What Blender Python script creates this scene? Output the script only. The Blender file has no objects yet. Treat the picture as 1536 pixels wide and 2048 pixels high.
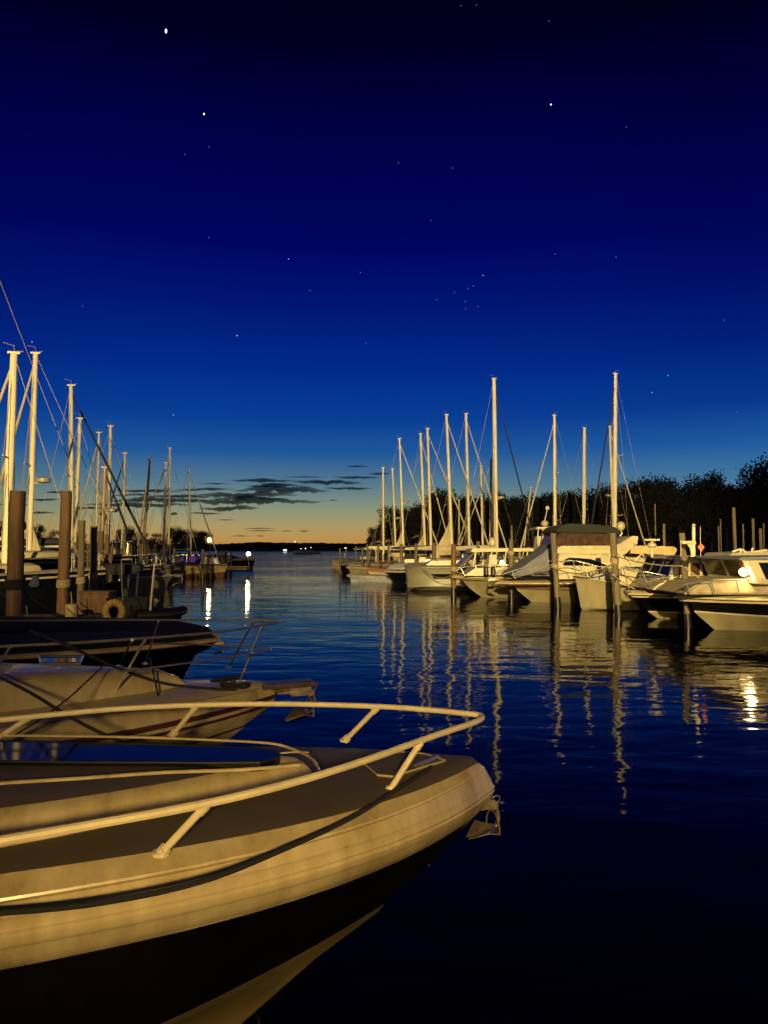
import bpy, math, random
from mathutils import Vector, Matrix
random.seed(7)
R = math.radians
S = bpy.context.scene
COL = S.collection
# ------------------------------------------------------------------ camera
F = 1420.0; CAMZ = 2.4; PITCH = math.atan(71 / F)
cam_d = bpy.data.cameras.new("camera"); cam = bpy.data.objects.new("camera", cam_d); COL.objects.link(cam)
cam.location = (0, 0, CAMZ); cam.rotation_euler = (R(90) + PITCH, 0, 0)
cam_d.sensor_fit = 'VERTICAL'; cam_d.sensor_height = 36; cam_d.lens = 36 * F / 2048
cam_d.clip_start = 0.05; cam_d.clip_end = 9000
S.camera = cam
def ray(px, py):
    u = (px - 768) / F; v = (1024 - py) / F
    return Vector((u, math.cos(PITCH) - v * math.sin(PITCH), math.sin(PITCH) + v * math.cos(PITCH)))
def P(px, py, D):
    d = ray(px, py); return Vector((0, 0, CAMZ)) + d * (D / d.y)
def PZ(px, py, z):
    d = ray(px, py); return Vector((0, 0, CAMZ)) + d * ((z - CAMZ) / d.z)
# ------------------------------------------------------------------ materials
def mat(name, col, rough=.5, metal=0.0, var=.12, scale=3.0, bump=0.0, spec=.5, col2=None, stretch=(1, 1, 1), coat=0.0, rv=.1):
    m = bpy.data.materials.new(name); m.use_nodes = True
    N = m.node_tree.nodes; Lk = m.node_tree.links; b = N['Principled BSDF']
    tc = N.new('ShaderNodeTexCoord'); mp = N.new('ShaderNodeMapping'); mp.inputs['Scale'].default_value = stretch
    nz = N.new('ShaderNodeTexNoise'); nz.inputs['Scale'].default_value = scale; nz.inputs['Detail'].default_value = 6
    nz.inputs['Roughness'].default_value = .65
    Lk.new(tc.outputs['Object'], mp.inputs[0]); Lk.new(mp.outputs[0], nz.inputs['Vector'])
    rp = N.new('ShaderNodeValToRGB'); rp.color_ramp.elements[0].position = .3; rp.color_ramp.elements[1].position = .7
    c2 = col2 or tuple(c * (1 - 2 * var) for c in col)
    rp.color_ramp.elements[0].color = (*c2, 1); rp.color_ramp.elements[1].color = (*col, 1)
    Lk.new(nz.outputs['Fac'], rp.inputs[0]); Lk.new(rp.outputs[0], b.inputs['Base Color'])
    mr = N.new('ShaderNodeMapRange'); mr.inputs['To Min'].default_value = max(.02, rough - rv); mr.inputs['To Max'].default_value = rough + rv
    Lk.new(nz.outputs['Fac'], mr.inputs['Value']); Lk.new(mr.outputs[0], b.inputs['Roughness'])
    b.inputs['Metallic'].default_value = metal; b.inputs['Specular IOR Level'].default_value = spec
    b.inputs['Coat Weight'].default_value = coat
    if bump:
        bp = N.new('ShaderNodeBump'); bp.inputs['Strength'].default_value = bump; bp.inputs['Distance'].default_value = .02
        Lk.new(nz.outputs['Fac'], bp.inputs['Height']); Lk.new(bp.outputs[0], b.inputs['Normal'])
    return m
def emis(name, col, st):
    m = bpy.data.materials.new(name); m.use_nodes = True; N = m.node_tree.nodes; b = N['Principled BSDF']
    b.inputs['Base Color'].default_value = (*col, 1); b.inputs['Emission Color'].default_value = (*col, 1); b.inputs['Emission Strength'].default_value = st
    return m
M = dict(
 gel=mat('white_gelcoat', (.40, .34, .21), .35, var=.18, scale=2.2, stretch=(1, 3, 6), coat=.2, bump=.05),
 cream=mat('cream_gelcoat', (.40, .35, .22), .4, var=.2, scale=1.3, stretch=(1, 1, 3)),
 bottomp=mat('bottom_paint', (.10, .075, .03), .5, var=.25, scale=3, rv=.1),
 galv=mat('galvanised_steel', (.40, .33, .22), .38, metal=.7, var=.35, scale=18, bump=.4),
 hullc=mat('dimmed_cream_hull', (.19, .165, .095), .45, var=.2, scale=1.1, stretch=(1.5, 1, .5), rv=.12),  # cream gelcoat darkened in colour to stand for dimmer light on hull sides
 gnear=mat('stained_gelcoat', (.46, .39, .23), .30, scale=2.6, stretch=(2.0, 1, .3), col2=(.24, .185, .085), coat=.25, bump=.06, rv=.14),
 grey=mat('grey_gelcoat', (.17, .165, .12), .45, var=.12, scale=1.0, stretch=(.3, 1, 2)),
 skid=mat('deck_nonskid', (.068, .056, .034), .6, var=.08, scale=5, bump=.1),
 skid2=mat('deck_nonskid_pale', (.26, .22, .14), .75, var=.12, scale=20, bump=.3),
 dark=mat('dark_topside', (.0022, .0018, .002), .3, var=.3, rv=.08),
 navy=mat('navy_topside', (.0015, .002, .005), .3, rv=.08),
 maroon=mat('maroon_stripe', (.05, .014, .010), .4),
 red=mat('red_paint', (.35, .03, .02), .5),
 steel=mat('stainless_steel', (.75, .70, .58), .2, metal=.9, rv=.08),
 alu=mat('mast_aluminium', (.74, .66, .43), .5, var=.15, scale=4, stretch=(1, 1, .2), rv=.12),
 goldm=mat('varnished_mast', (.42, .26, .08), .4, var=.2, scale=4, stretch=(1, 1, .2)),
 railp=mat('painted_rail', (.62, .55, .34), .4, var=.12, scale=9),
 glass=mat('dark_glass', (.004, .005, .008), .06, spec=.12, rv=.03),
 wind=mat('clear_vinyl', (.06, .03, .012), .22, spec=.25, scale=5, col2=(.02, .012, .008)),
 bluec=mat('blue_grey_canvas', (.12, .13, .17), .8, var=.25, scale=2.5, bump=.4),
 greenc=mat('green_canvas', (.004, .008, .004), .85, var=.2),
 blackc=mat('black_canvas', (.0025, .003, .004), .8, var=.2),
 bluek=mat('dark_blue_canvas', (.006, .010, .05), .8, var=.2),
 purple=mat('purple_lit_canvas', (.10, .03, .55), .7, var=.2),  # purple light on the canopy put into the canvas colour
 tan=mat('tan_canvas', (.50, .36, .16), .8, var=.2, scale=4, bump=.3),
 sail=mat('sailcloth', (.55, .46, .26), .75, var=.2, scale=3, bump=.3, stretch=(1, 1, .4)),
 sailw=mat('furled_sail', (.58, .51, .34), .75, var=.2, scale=8, stretch=(1, 1, .2)),
 saild=mat('dark_sail_cover', (.008, .012, .03), .75),
 wire=mat('rigging_wire', (.32, .26, .16), .5, metal=.1),
 ropek=mat('black_rope', (.004, .004, .005), .8, scale=60, bump=.8),
 ropet=mat('tan_rope', (.30, .22, .12), .85, scale=60, bump=.8),
 wood=mat('piling_wood', (.16, .080, .030), .85, var=.3, scale=6, stretch=(2, 2, .18), bump=.9, col2=(.03, .018, .009)),
 woodg=mat('weathered_piling', (.13, .10, .055), .85, var=.3, scale=6, stretch=(2, 2, .18), bump=.9, col2=(.04, .03, .018)),
 wet=mat('wet_piling', (.012, .009, .007), .35, var=.3),
 plank=mat('dock_planks', (.085, .055, .028), .85, var=.3, scale=5, stretch=(.2, 6, 1), bump=.6),
 rust=mat('anchor_galvanised', (.16, .10, .05), .35, metal=.75, var=.3, scale=14, bump=.5),
 fend=mat('old_fender', (.42, .33, .17), .7, var=.3, scale=9),
 buoy=mat('horseshoe_buoy', (.55, .33, .07), .8, var=.2, scale=14, bump=.5),
 black=mat('black_rubber', (.008, .008, .009), .5),
 cover=mat('pale_boat_cover', (.30, .32, .36), .8, var=.25, scale=4, bump=.6),
 sign=mat('red_sign', (.55, .10, .04), .6),
)
# ------------------------------------------------------------------ mesh builder
class MB:
    def __init__(s): s.v = []; s.f = []; s.m = []
    def add(s, vs, fs, mi=0):
        o = len(s.v); s.v += [tuple(v) for v in vs]
        for f in fs: s.f.append(tuple(i + o for i in f)); s.m.append(mi)
    def tube(s, pts, r, n=8, mi=0, closed=False, caps=True, sq=1.0):
        pts = [Vector(p) for p in pts]; k = len(pts); rs = r if isinstance(r, (list, tuple)) else [r] * k
        vs = []; up = None
        for i, p in enumerate(pts):
            a = pts[(i - 1) % k] if (closed or i > 0) else p; b = pts[(i + 1) % k] if (closed or i < k - 1) else p
            t = (b - a).normalized()
            if up is None:
                up = Vector((0, 0, 1)) if abs(t.z) < .9 else Vector((1, 0, 0))
            e1 = (up - t * up.dot(t)).normalized(); e2 = t.cross(e1); up = e1
            for j in range(n):
                A = 2 * math.pi * j / n
                vs.append(p + (e1 * math.cos(A) + e2 * math.sin(A) * sq) * rs[i])
        fs = []
        for i in range(k if closed else k - 1):
            i2 = (i + 1) % k
            for j in range(n):
                j2 = (j + 1) % n; fs.append((i * n + j, i * n + j2, i2 * n + j2, i2 * n + j))
        if caps and not closed:
            fs.append(tuple(range(n - 1, -1, -1))); fs.append(tuple(range((k - 1) * n, k * n)))
        s.add(vs, fs, mi); return s
    def box(s, c, d, mi=0, rot=None):
        c = Vector(c); vs = []
        for x in (-.5, .5):
            for y in (-.5, .5):
                for z in (-.5, .5):
                    q = Vector((x * d[0], y * d[1], z * d[2]))
                    if rot: q = rot @ q
                    vs.append(c + q)
        s.add(vs, [(0, 1, 3, 2), (4, 6, 7, 5), (0, 4, 5, 1), (2, 3, 7, 6), (0, 2, 6, 4), (1, 5, 7, 3)], mi); return s
    def prism(s, poly, y0, y1, mi=0, inset=0.0):
        # poly in (x,z); top vertices pulled in by inset per metre of height
        zmin = min(p[1] for p in poly); n = len(poly); vs = []
        for y in (y0, y1):
            sg = 1 if y > (y0 + y1) / 2 else -1
            for x, z in poly: vs.append((x, y - sg * inset * (z - zmin), z))
        fs = [tuple(range(n)), tuple(range(2 * n - 1, n - 1, -1))]
        for i in range(n): j = (i + 1) % n; fs.append((j, i, n + i, n + j))
        s.add(vs, fs, mi); return s
    def ell(s, c, r, mi=0, nu=12, nv=8):
        vs = []; c = Vector(c)
        for i in range(nv + 1):
            t = math.pi * i / nv
            for j in range(nu):
                a = 2 * math.pi * j / nu
                vs.append((c.x + r[0] * math.sin(t) * math.cos(a), c.y + r[1] * math.sin(t) * math.sin(a), c.z + r[2] * math.cos(t)))
        fs = []
        for i in range(nv):
            for j in range(nu):
                j2 = (j + 1) % nu; fs.append((i * nu + j, (i + 1) * nu + j, (i + 1) * nu + j2, i * nu + j2))
        s.add(vs, fs, mi); return s
    def rows(s, rows, mis, both=False):
        n = len(rows[0])
        for k in range(len(rows) - 1):
            o = len(s.v); s.v += [tuple(p) for p in rows[k]] + [tuple(p) for p in rows[k + 1]]
            for i in range(n - 1):
                s.f.append((o + i, o + n + i, o + n + i + 1, o + i + 1)); s.m.append(mis[k])
        return s
    def build(s, name, mats, parent=None, smooth=35, weld=True, bevel=0):
        me = bpy.data.meshes.new(name); me.from_pydata(s.v, [], s.f)
        if not isinstance(mats, (list, tuple)): mats = [mats]
        for m in mats: me.materials.append(m)
        for p, mi in zip(me.polygons, s.m): p.material_index = mi
        import bmesh
        bm = bmesh.new(); bm.from_mesh(me)
        if weld: bmesh.ops.remove_doubles(bm, verts=bm.verts, dist=1e-4)
        bmesh.ops.recalc_face_normals(bm, faces=bm.faces)
        if bevel:
            es = [e for e in bm.edges if len(e.link_faces) == 2 and e.calc_face_angle(0) > .6]
            bmesh.ops.bevel(bm, geom=es, offset=bevel, segments=2, affect='EDGES', clamp_overlap=True)
        bm.to_mesh(me); bm.free()
        if smooth:
            me.polygons.foreach_set('use_smooth', [True] * len(me.polygons)); me.set_sharp_from_angle(angle=R(smooth))
        o = bpy.data.objects.new(name, me); COL.objects.link(o)
        if parent: o.parent = parent
        return o
def tag(o, label, cat, group=None):
    o['label'] = label; o['category'] = cat
    if group: o['group'] = group
    return o
def thing(name, label, cat, loc=(0, 0, 0), rz=0, group=None):
    o = bpy.data.objects.new(name, None); COL.objects.link(o); o.location = loc; o.rotation_euler = (0, 0, rz); o.empty_display_size = .2
    return tag(o, label, cat, group)
def struct(o): o['kind'] = 'structure'; return o
def interp(pts, n):   # catmull-rom resample
    pts = [Vector(p) for p in pts]; out = []; k = len(pts)
    for i in range(k - 1):
        p0 = pts[max(i - 1, 0)]; p1 = pts[i]; p2 = pts[i + 1]; p3 = pts[min(i + 2, k - 1)]
        for j in range(n):
            t = j / n
            out.append(.5 * ((2 * p1) + (p2 - p0) * t + (2 * p0 - 5 * p1 + 4 * p2 - p3) * t * t + (3 * p1 - p0 - 3 * p2 + p3) * t ** 3))
    out.append(pts[-1]); return out
def sag(a, b, s, n=14):
    a = Vector(a); b = Vector(b); return [a.lerp(b, i / n) - Vector((0, 0, s * 4 * (i / n) * (1 - i / n))) for i in range(n + 1)]
# ------------------------------------------------------------------ sky
w = bpy.data.worlds.new("World"); S.world = w; w.use_nodes = True
N = w.node_tree.nodes; Lk = w.node_tree.links; bg = N['Background']
def lin(c): return tuple(((x / 255) / 12.92 if x / 255 <= .04045 else ((x / 255 + .055) / 1.055) ** 2.4) for x in c)
tc = N.new('ShaderNodeTexCoord'); sep = N.new('ShaderNodeSeparateXYZ'); Lk.new(tc.outputs['Generated'], sep.inputs[0])
def ramp(stops, fac):
    r = N.new('ShaderNodeValToRGB'); cr = r.color_ramp
    for i, (p, c) in enumerate(stops):
        e = cr.elements[i] if i < 2 else cr.elements.new(p)
        e.position = p; e.color = (*lin(c), 1)
    Lk.new(fac, r.inputs[0]); return r
mulz = N.new('ShaderNodeMath'); mulz.operation = 'MULTIPLY'; mulz.inputs[1].default_value = 1.5; Lk.new(sep.outputs['Z'], mulz.inputs[0])
def el(y):   # sin elevation * 1.5 for a picture row
    d = ray(700, y).normalized(); return max(0, d.z * 1.5)
glow = [(0.0, (192, 128, 60)), (el(1076), (186, 146, 82)), (el(1050), (168, 152, 102)), (el(1015), (134, 146, 122)), (el(970), (86, 122, 140)), (el(910), (32, 88, 152)), (el(840), (8, 62, 148)), (el(740), (1, 42, 136)), (el(620), (0, 22, 116)),
        (el(500), (0, 6, 96)), (el(300), (0, 1, 72)), (el(100), (0, 0, 34)), (el(-150), (0, 0, 6)), (1.0, (0, 0, 3))]
side = [(0.0, (128, 118, 74)), (el(1060), (120, 120, 84)), (el(1010), (92, 108, 100)), (el(960), (58, 92, 118)), (el(900), (22, 70, 128)), (el(830), (6, 44, 118)), (el(720), (1, 24, 100)), (el(600), (0, 10, 82)),
        (el(480), (0, 2, 74)), (el(280), (0, 0, 46)), (el(80), (0, 0, 18)), (el(-100), (0, 0, 5)), (1.0, (0, 0, 2))]
sidr = [(0.0, (128, 124, 92)), (el(1040), (112, 132, 128)), (el(1000), (82, 126, 152)), (el(950), (56, 112, 160)), (el(900), (28, 86, 156)), (el(830), (6, 54, 140)), (el(720), (1, 30, 120)), (el(600), (0, 12, 98)),
        (el(480), (0, 3, 82)), (el(280), (0, 0, 52)), (el(80), (0, 0, 20)), (el(-100), (0, 0, 5)), (1.0, (0, 0, 2))]
r1 = ramp(glow, mulz.outputs[0]); r2l = ramp(side, mulz.outputs[0]); r2r = ramp(sidr, mulz.outputs[0]); r2 = N.new('ShaderNodeMixRGB')
mlr = N.new('ShaderNodeMapRange'); mlr.inputs['From Min'].default_value = -.25; mlr.inputs['From Max'].default_value = .15; Lk.new(sep.outputs['X'], mlr.inputs['Value'])
Lk.new(mlr.outputs[0], r2.inputs[0]); Lk.new(r2l.outputs[0], r2.inputs[1]); Lk.new(r2r.outputs[0], r2.inputs[2])
dot = N.new('ShaderNodeVectorMath'); dot.operation = 'DOT_PRODUCT'
g = Vector((-0.11, 1, 0)).normalized(); dot.inputs[1].default_value = g
nh = N.new('ShaderNodeVectorMath'); nh.operation = 'MULTIPLY'; nh.inputs[1].default_value = (1, 1, 0)
nn = N.new('ShaderNodeVectorMath'); nn.operation = 'NORMALIZE'
Lk.new(tc.outputs['Generated'], nh.inputs[0]); Lk.new(nh.outputs[0], nn.inputs[0]); Lk.new(nn.outputs[0], dot.inputs[0])
mr = N.new('ShaderNodeMapRange'); mr.interpolation_type = 'SMOOTHSTEP'
mr.inputs['From Min'].default_value = math.cos(R(36)); mr.inputs['From Max'].default_value = math.cos(R(3))
Lk.new(dot.outputs['Value'], mr.inputs['Value'])
mx = N.new('ShaderNodeMixRGB'); Lk.new(mr.outputs[0], mx.inputs[0]); Lk.new(r2.outputs[0], mx.inputs[1]); Lk.new(r1.outputs[0], mx.inputs[2])
Lk.new(mx.outputs[0], bg.inputs['Color']); bg.inputs['Strength'].default_value = 1.0
S.view_settings.view_transform = 'Standard'; S.view_settings.look = 'None'; S.view_settings.exposure = 0; S.view_settings.gamma = 1
# ------------------------------------------------------------------ water
def water_mat():
    m = bpy.data.materials.new('harbour_water'); m.use_nodes = True; N = m.node_tree.nodes; L = m.node_tree.links; b = N['Principled BSDF']
    b.inputs['Base Color'].default_value = (.0004, .0007, .0016, 1); b.inputs['Roughness'].default_value = .04; b.inputs['IOR'].default_value = 1.17
    b.inputs['Specular IOR Level'].default_value = .5
    tc = N.new('ShaderNodeTexCoord')
    def nz(sx, sy, sc, det, dist=0):
        mp = N.new('ShaderNodeMapping'); mp.inputs['Scale'].default_value = (sx, sy, 1); L.new(tc.outputs['Object'], mp.inputs[0])
        n = N.new('ShaderNodeTexNoise'); n.inputs['Scale'].default_value = sc; n.inputs['Detail'].default_value = det; n.inputs['Distortion'].default_value = dist
        L.new(mp.outputs[0], n.inputs['Vector']); return n.outputs['Fac']
    a = nz(.45, 1.0, .9, 2, .4); b2 = nz(.5, 1.0, 3.2, 2, .5); big = nz(.5, 1.0, .10, 2)
    def mth(op, x, y):
        n = N.new('ShaderNodeMath'); n.operation = op
        for i, q in enumerate((x, y)):
            if isinstance(q, (int, float)): n.inputs[i].default_value = q
            else: L.new(q, n.inputs[i])
        return n.outputs[0]
    mr = N.new('ShaderNodeMapRange'); mr.inputs['From Min'].default_value = .35; mr.inputs['From Max'].default_value = .62
    mr.inputs['To Min'].default_value = .35; mr.inputs['To Max'].default_value = 1.25; L.new(big, mr.inputs['Value'])
    sy = N.new('ShaderNodeSeparateXYZ'); L.new(tc.outputs['Object'], sy.inputs[0]); md = N.new('ShaderNodeMapRange'); md.inputs['From Min'].default_value = 36; md.inputs['From Max'].default_value = 100
    md.inputs['To Min'].default_value = 1; md.inputs['To Max'].default_value = 8; L.new(sy.outputs['Y'], md.inputs['Value'])
    h = mth('MULTIPLY', mth('MULTIPLY', mth('ADD', mth('MULTIPLY', a, .085), mth('MULTIPLY', b2, .020)), mr.outputs[0]), md.outputs[0])
    bp = N.new('ShaderNodeBump'); bp.inputs['Strength'].default_value = 1.0; bp.inputs['Distance'].default_value = WAVE
    L.new(h, bp.inputs['Height']); L.new(bp.outputs[0], b.inputs['Normal']); return m
WAVE = .36
mb = MB(); mb.add([(-3500, -60, 0), (3500, -60, 0), (3500, 6000, 0), (-3500, 6000, 0)], [(0, 1, 2, 3)])
struct(mb.build('water', water_mat(), smooth=0))
# ------------------------------------------------------------------ far shore
forest = mat('far_forest_foliage', (.02, .026, .012), .9, var=.3, scale=.2)
mb = MB()
xs = [-520 + i * 1.6 for i in range(700)]
def n1(x, s): return sum(math.sin(x * f * s + p) * a for f, p, a in ((1, .3, 1), (2.3, 1.7, .6), (5.1, 4.1, .35), (11.7, 2.2, .22), (23.1, .7, .14))) / 2
top = [];
for x in xs:
    t = (x + 160) / 260
    top.append(5.2 + 1.3 * min(max(t, 0), 1) + .9 * n1(x, .06) + random.uniform(-.25, .25))
r = [[(x, 500 + 6 * n1(x, .02), -.3) for x in xs], [(x, 502 + 6 * n1(x, .02), h * .75) for x, h in zip(xs, top)], [(x, 508, h) for x, h in zip(xs, top)], [(x, 530, h * .9) for x, h in zip(xs, top)], [(x, 580, -.3) for x in xs]]
mb.rows(r, [0, 0, 0, 0]); o = mb.build('hills', forest, smooth=0); struct(o)
# right-hand land, low bank under the trees
mb = MB(); bank = mat('bank_earth', (.03, .026, .018), .95)
X = [[(0 + 4, 118, -.3), (20, 112, -.3), (60, 100, -.3), (170, 84, -.3)], [(4, 121, .7), (20, 116, .8), (60, 104, 1.0), (170, 88, 1.2)], [(6, 200, 1.4), (22, 200, 2), (62, 200, 2.4), (260, 200, 2.8)]]
mb.rows(X, [0, 0]); struct(mb.build('shore', bank))
mb = MB(); X = [[(-150, 92, -.3), (-60, 98, -.3), (-27, 104, -.3), (-24, 112, -.3)], [(-150, 95, .7), (-60, 101, .7), (-28, 107, .6), (-25, 113, .5)], [(-150, 200, 1.2), (-60, 200, 1), (-34, 160, .6), (-30, 150, .3)]]
mb.rows(X, [0, 0]); struct(mb.build('shore', bank))
# ------------------------------------------------------------------ trees
leafm = mat('tree_leaves', (.006, .0075, .0035), .9, var=.3, scale=.6)
barkm = mat('tree_bark', (.02, .014, .009), .9, var=.3)
def tree_parts(seed, h, rad, nleaf, wind=0):
    rnd = random.Random(seed); tr = MB(); cr = MB()
    base = Vector((0, 0, 0)); pts = [(0, 0, -.3), (rnd.uniform(-.2, .2), 0, h * .3), (rnd.uniform(-.5, .5) + wind, rnd.uniform(-.4, .4), h * .62)]
    tr.tube(interp(pts, 4), [h * .028 * (1 - .07 * i) for i in range(9)], 7)
    clumps = []
    for k in range(16):
        a = rnd.uniform(0, 6.28); zz = h * rnd.uniform(.34, .97); env = math.sqrt(max(0.05, 1 - ((zz / h - .58) / .46) ** 2))
        rr = rad * env * rnd.uniform(.35, 1.0)
        c = Vector((math.cos(a) * rr + wind * zz / h, math.sin(a) * rr, zz)); clumps.append((c, rad * rnd.uniform(.24, .46)))
        s0 = Vector(pts[1]).lerp(Vector(pts[2]), rnd.random()); md = s0.lerp(c, .5) + Vector((0, 0, rad * .1))
        tr.tube([s0, md, c], [h * .011, h * .007, h * .003], 5)
    for i in range(nleaf):
        c, r0 = clumps[rnd.randrange(len(clumps))]
        d = Vector((rnd.gauss(0, 1), rnd.gauss(0, 1), rnd.gauss(0, .75))).normalized() * (r0 * rnd.random() ** .45 * (1.25 if rnd.random() < .12 else 1))
        p = c + d; s = rnd.uniform(.10, .24)
        a = Vector((rnd.gauss(0, 1), rnd.gauss(0, 1), rnd.gauss(0, 1))).normalized(); b = a.cross(Vector((rnd.gauss(0, 1), rnd.gauss(0, 1), rnd.gauss(0, 1)))).normalized()
        cr.add([p - a * s, p - b * s * .6, p + a * s, p + b * s * .6], [(0, 1, 2, 3)])
    return tr, cr
TREES = []
for sd in range(4):
    t, c = tree_parts(sd, 10, 4.0, 5200); to = t.build('trunk', barkm); co = c.build('crown', leafm, smooth=0, weld=False)
    TREES.append((to.data, co.data)); bpy.data.objects.remove(to); bpy.data.objects.remove(co)
def tree(px, ytop, D, sd, label, wx=1.0, group=None, rz=0):
    top = P(px, ytop, D); base = max(.2, min(1.2, 1.0)); hh = top.z - base
    t = thing('tree', label, 'tree', (top.x, D, base), rz, group); sc = hh / 11.2
    t.scale = (sc * wx, sc * wx, sc)
    for nm, me in zip(('trunk', 'crown'), TREES[sd]):
        o = bpy.data.objects.new(nm, me); COL.objects.link(o); o.parent = t
tl = [(768, 1040, 128), (792, 1022, 126), (820, 1008, 126), (846, 998, 124), (872, 980, 122), (898, 972, 120), (925, 984, 122), (955, 992, 124), (985, 985, 122), (1015, 980, 118), (1045, 982, 120), (1075, 980, 116), (1105, 982, 118), (1135, 974, 114),
      (1165, 972, 114), (1200, 968, 112), (1235, 960, 110), (1268, 956, 110), (1300, 946, 108), (1335, 948, 108), (1368, 945, 106), (1402, 938, 104), (1435, 955, 106), (1470, 958, 104), (1500, 948, 100), (1530, 926, 96), (1556, 900, 94)]
for i, (x, y, D) in enumerate(tl):
    tree(x, y, D, i % 4, 'black silhouetted tree in the wooded bank behind the right-hand masts', .95, 'trees on the right bank', i * 1.3)
for i in range(26):
    x = 790 + i * 30; y = 1010 - i * 1.6 + random.uniform(-6, 6)
    tree(x, y, 99 + random.uniform(0, 3) + (12 - i * .6 if i < 18 else 0), (i + 1) % 4, 'black silhouetted tree in the wooded bank behind the right-hand masts', 1.15, 'trees on the right bank', i * 2.1)
tree(748, 1052, 130, 1, 'leaning tree at the open left tip of the right-hand wood', .8)
for i, (x, y, D, wx) in enumerate([(75, 1046, 100, .8), (118, 1058, 100, 1.2), (150, 1062, 98, 1.2), (250, 1048, 104, .9), (285, 1062, 104, 1.2), (318, 1064, 108, 1.2), (352, 1050, 110, .9), (30, 1066, 96, 1.4)]):
    tree(x, y, D, i % 4, 'low dark tree among the masts on the left shore', wx, 'low trees on the left shore', i)
tree(378, 1056, 112, 2, 'rounded dark bush tree just left of the tall shore lamp', 1.6); tree(400, 1060, 114, 0, 'dark bush tree standing directly beside the tall shore lamp', 1.5)
mb = MB(); rnd = random.Random(5)
for i in range(26000):
    u = rnd.random(); x = -2 + 95 * u; y0 = 122 - .30 * x; h = rnd.random() ** .8 * (4.8 + 1.2 * n1(x, .3)) * min(1, .15 + (x - 1) / 9 if x > 1 else .15)
    p = Vector((x, y0 + rnd.uniform(0, 5), .6 + h)); sz = rnd.uniform(.22, .42)
    a = Vector((rnd.gauss(0, 1), rnd.gauss(0, .5), rnd.gauss(0, 1))).normalized(); b = a.cross(Vector((rnd.gauss(0, .4), 1, rnd.gauss(0, .4)))).normalized()
    mb.add([p - a * sz, p - b * sz, p + a * sz, p + b * sz], [(0, 1, 2, 3)])
o = mb.build('undergrowth', leafm, smooth=0, weld=False); o['kind'] = 'stuff'; o['label'] = 'dark undergrowth filling the foot of the right-hand wood'; o['category'] = 'undergrowth'
# ------------------------------------------------------------------ clouds
cm = bpy.data.materials.new('cloud_vapour'); cm.use_nodes = True; cn = cm.node_tree.nodes; cn.remove(cn['Principled BSDF'])
pv = cn.new('ShaderNodeVolumePrincipled'); pv.inputs['Color'].default_value = (.24, .26, .32, 1); pv.inputs['Density'].default_value = .05
cm.node_tree.links.new(pv.outputs[0], cn['Material Output'].inputs['Volume'])
cl = [(466, 583, 961, 7), (568, 648, 954, 2), (669, 752, 955, 5), (738, 782, 947, 4), (693, 735, 933, 3), (592, 716, 965, 9), (520, 570, 968, 4), (480, 646, 980, 15), (651, 740, 977, 5), (395, 585, 990, 11), (350, 462, 979, 5),
      (370, 628, 1003, 12), (405, 512, 1017, 10), (380, 440, 1027, 4), (658, 676, 1000, 2), (488, 548, 1057, 2), (492, 550, 1061.5, 2), (563, 584, 1062.5, 2), (598, 618, 1062, 2), (464, 500, 1072, 2), (512, 528, 1072, 2), (400, 456, 967, 2.5),
      (235, 360, 982, 6), (225, 405, 1001, 11), (180, 372, 1010, 9), (92, 130, 985, 5), (52, 118, 999, 5), (140, 215, 1016, 5), (55, 110, 1026, 4), (430, 560, 997, 8), (300, 420, 993, 7), (500, 600, 972, 7), (230, 300, 990, 4), (0, 60, 1010, 5), (430, 470, 1040, 1.5)]
mb = MB()
for k, (x0, x1, yc, h) in enumerate(cl):
    xm = (x1 - x0) * .12; x0 -= xm; x1 += xm
    D = 3000 + k * 60; a = P(x0, yc, D); b = P(x1, yc, D); hz = h * D / F * .6; n = max(16, int((x1 - x0) / 1.6)); ph = random.uniform(0, 99)
    tops = []; rings = []
    for i in range(n + 1):
        t = i / n; x = a.x + (b.x - a.x) * t; env = math.sin(math.pi * min(1, max(0, t))) ** .85
        u = ph + t * (x1 - x0) / 13
        up = hz * env * (.95 + .45 * n1(u, .8)); dn = hz * env * (.75 + .5 * n1(u + 7, 1.6)); c = a.z + hz * .35 * n1(u, .4)
        up = max(up, .01); dn = max(dn, .01); ring = []
        for j in range(8):
            A = 2 * math.pi * j / 8; ring.append((x, D + 24 * math.cos(A) * max(env, .02), c + (up if math.sin(A) > 0 else dn) * math.sin(A)))
        rings.append(ring)
    vs = [p for rg in rings for p in rg]; fs = []
    for i in range(n):
        for j in range(8): fs.append((i * 8 + j, i * 8 + (j + 1) % 8, (i + 1) * 8 + (j + 1) % 8, (i + 1) * 8 + j))
    fs.append(tuple(range(8))); fs.append(tuple(range(n * 8 + 7, n * 8 - 1, -1))); mb.add(vs, fs)
o = mb.build('clouds', cm, smooth=0, weld=False); o['kind'] = 'stuff'; o['label'] = 'thin dark streaks of cloud low over the sunset horizon'; o['category'] = 'clouds'
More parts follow.
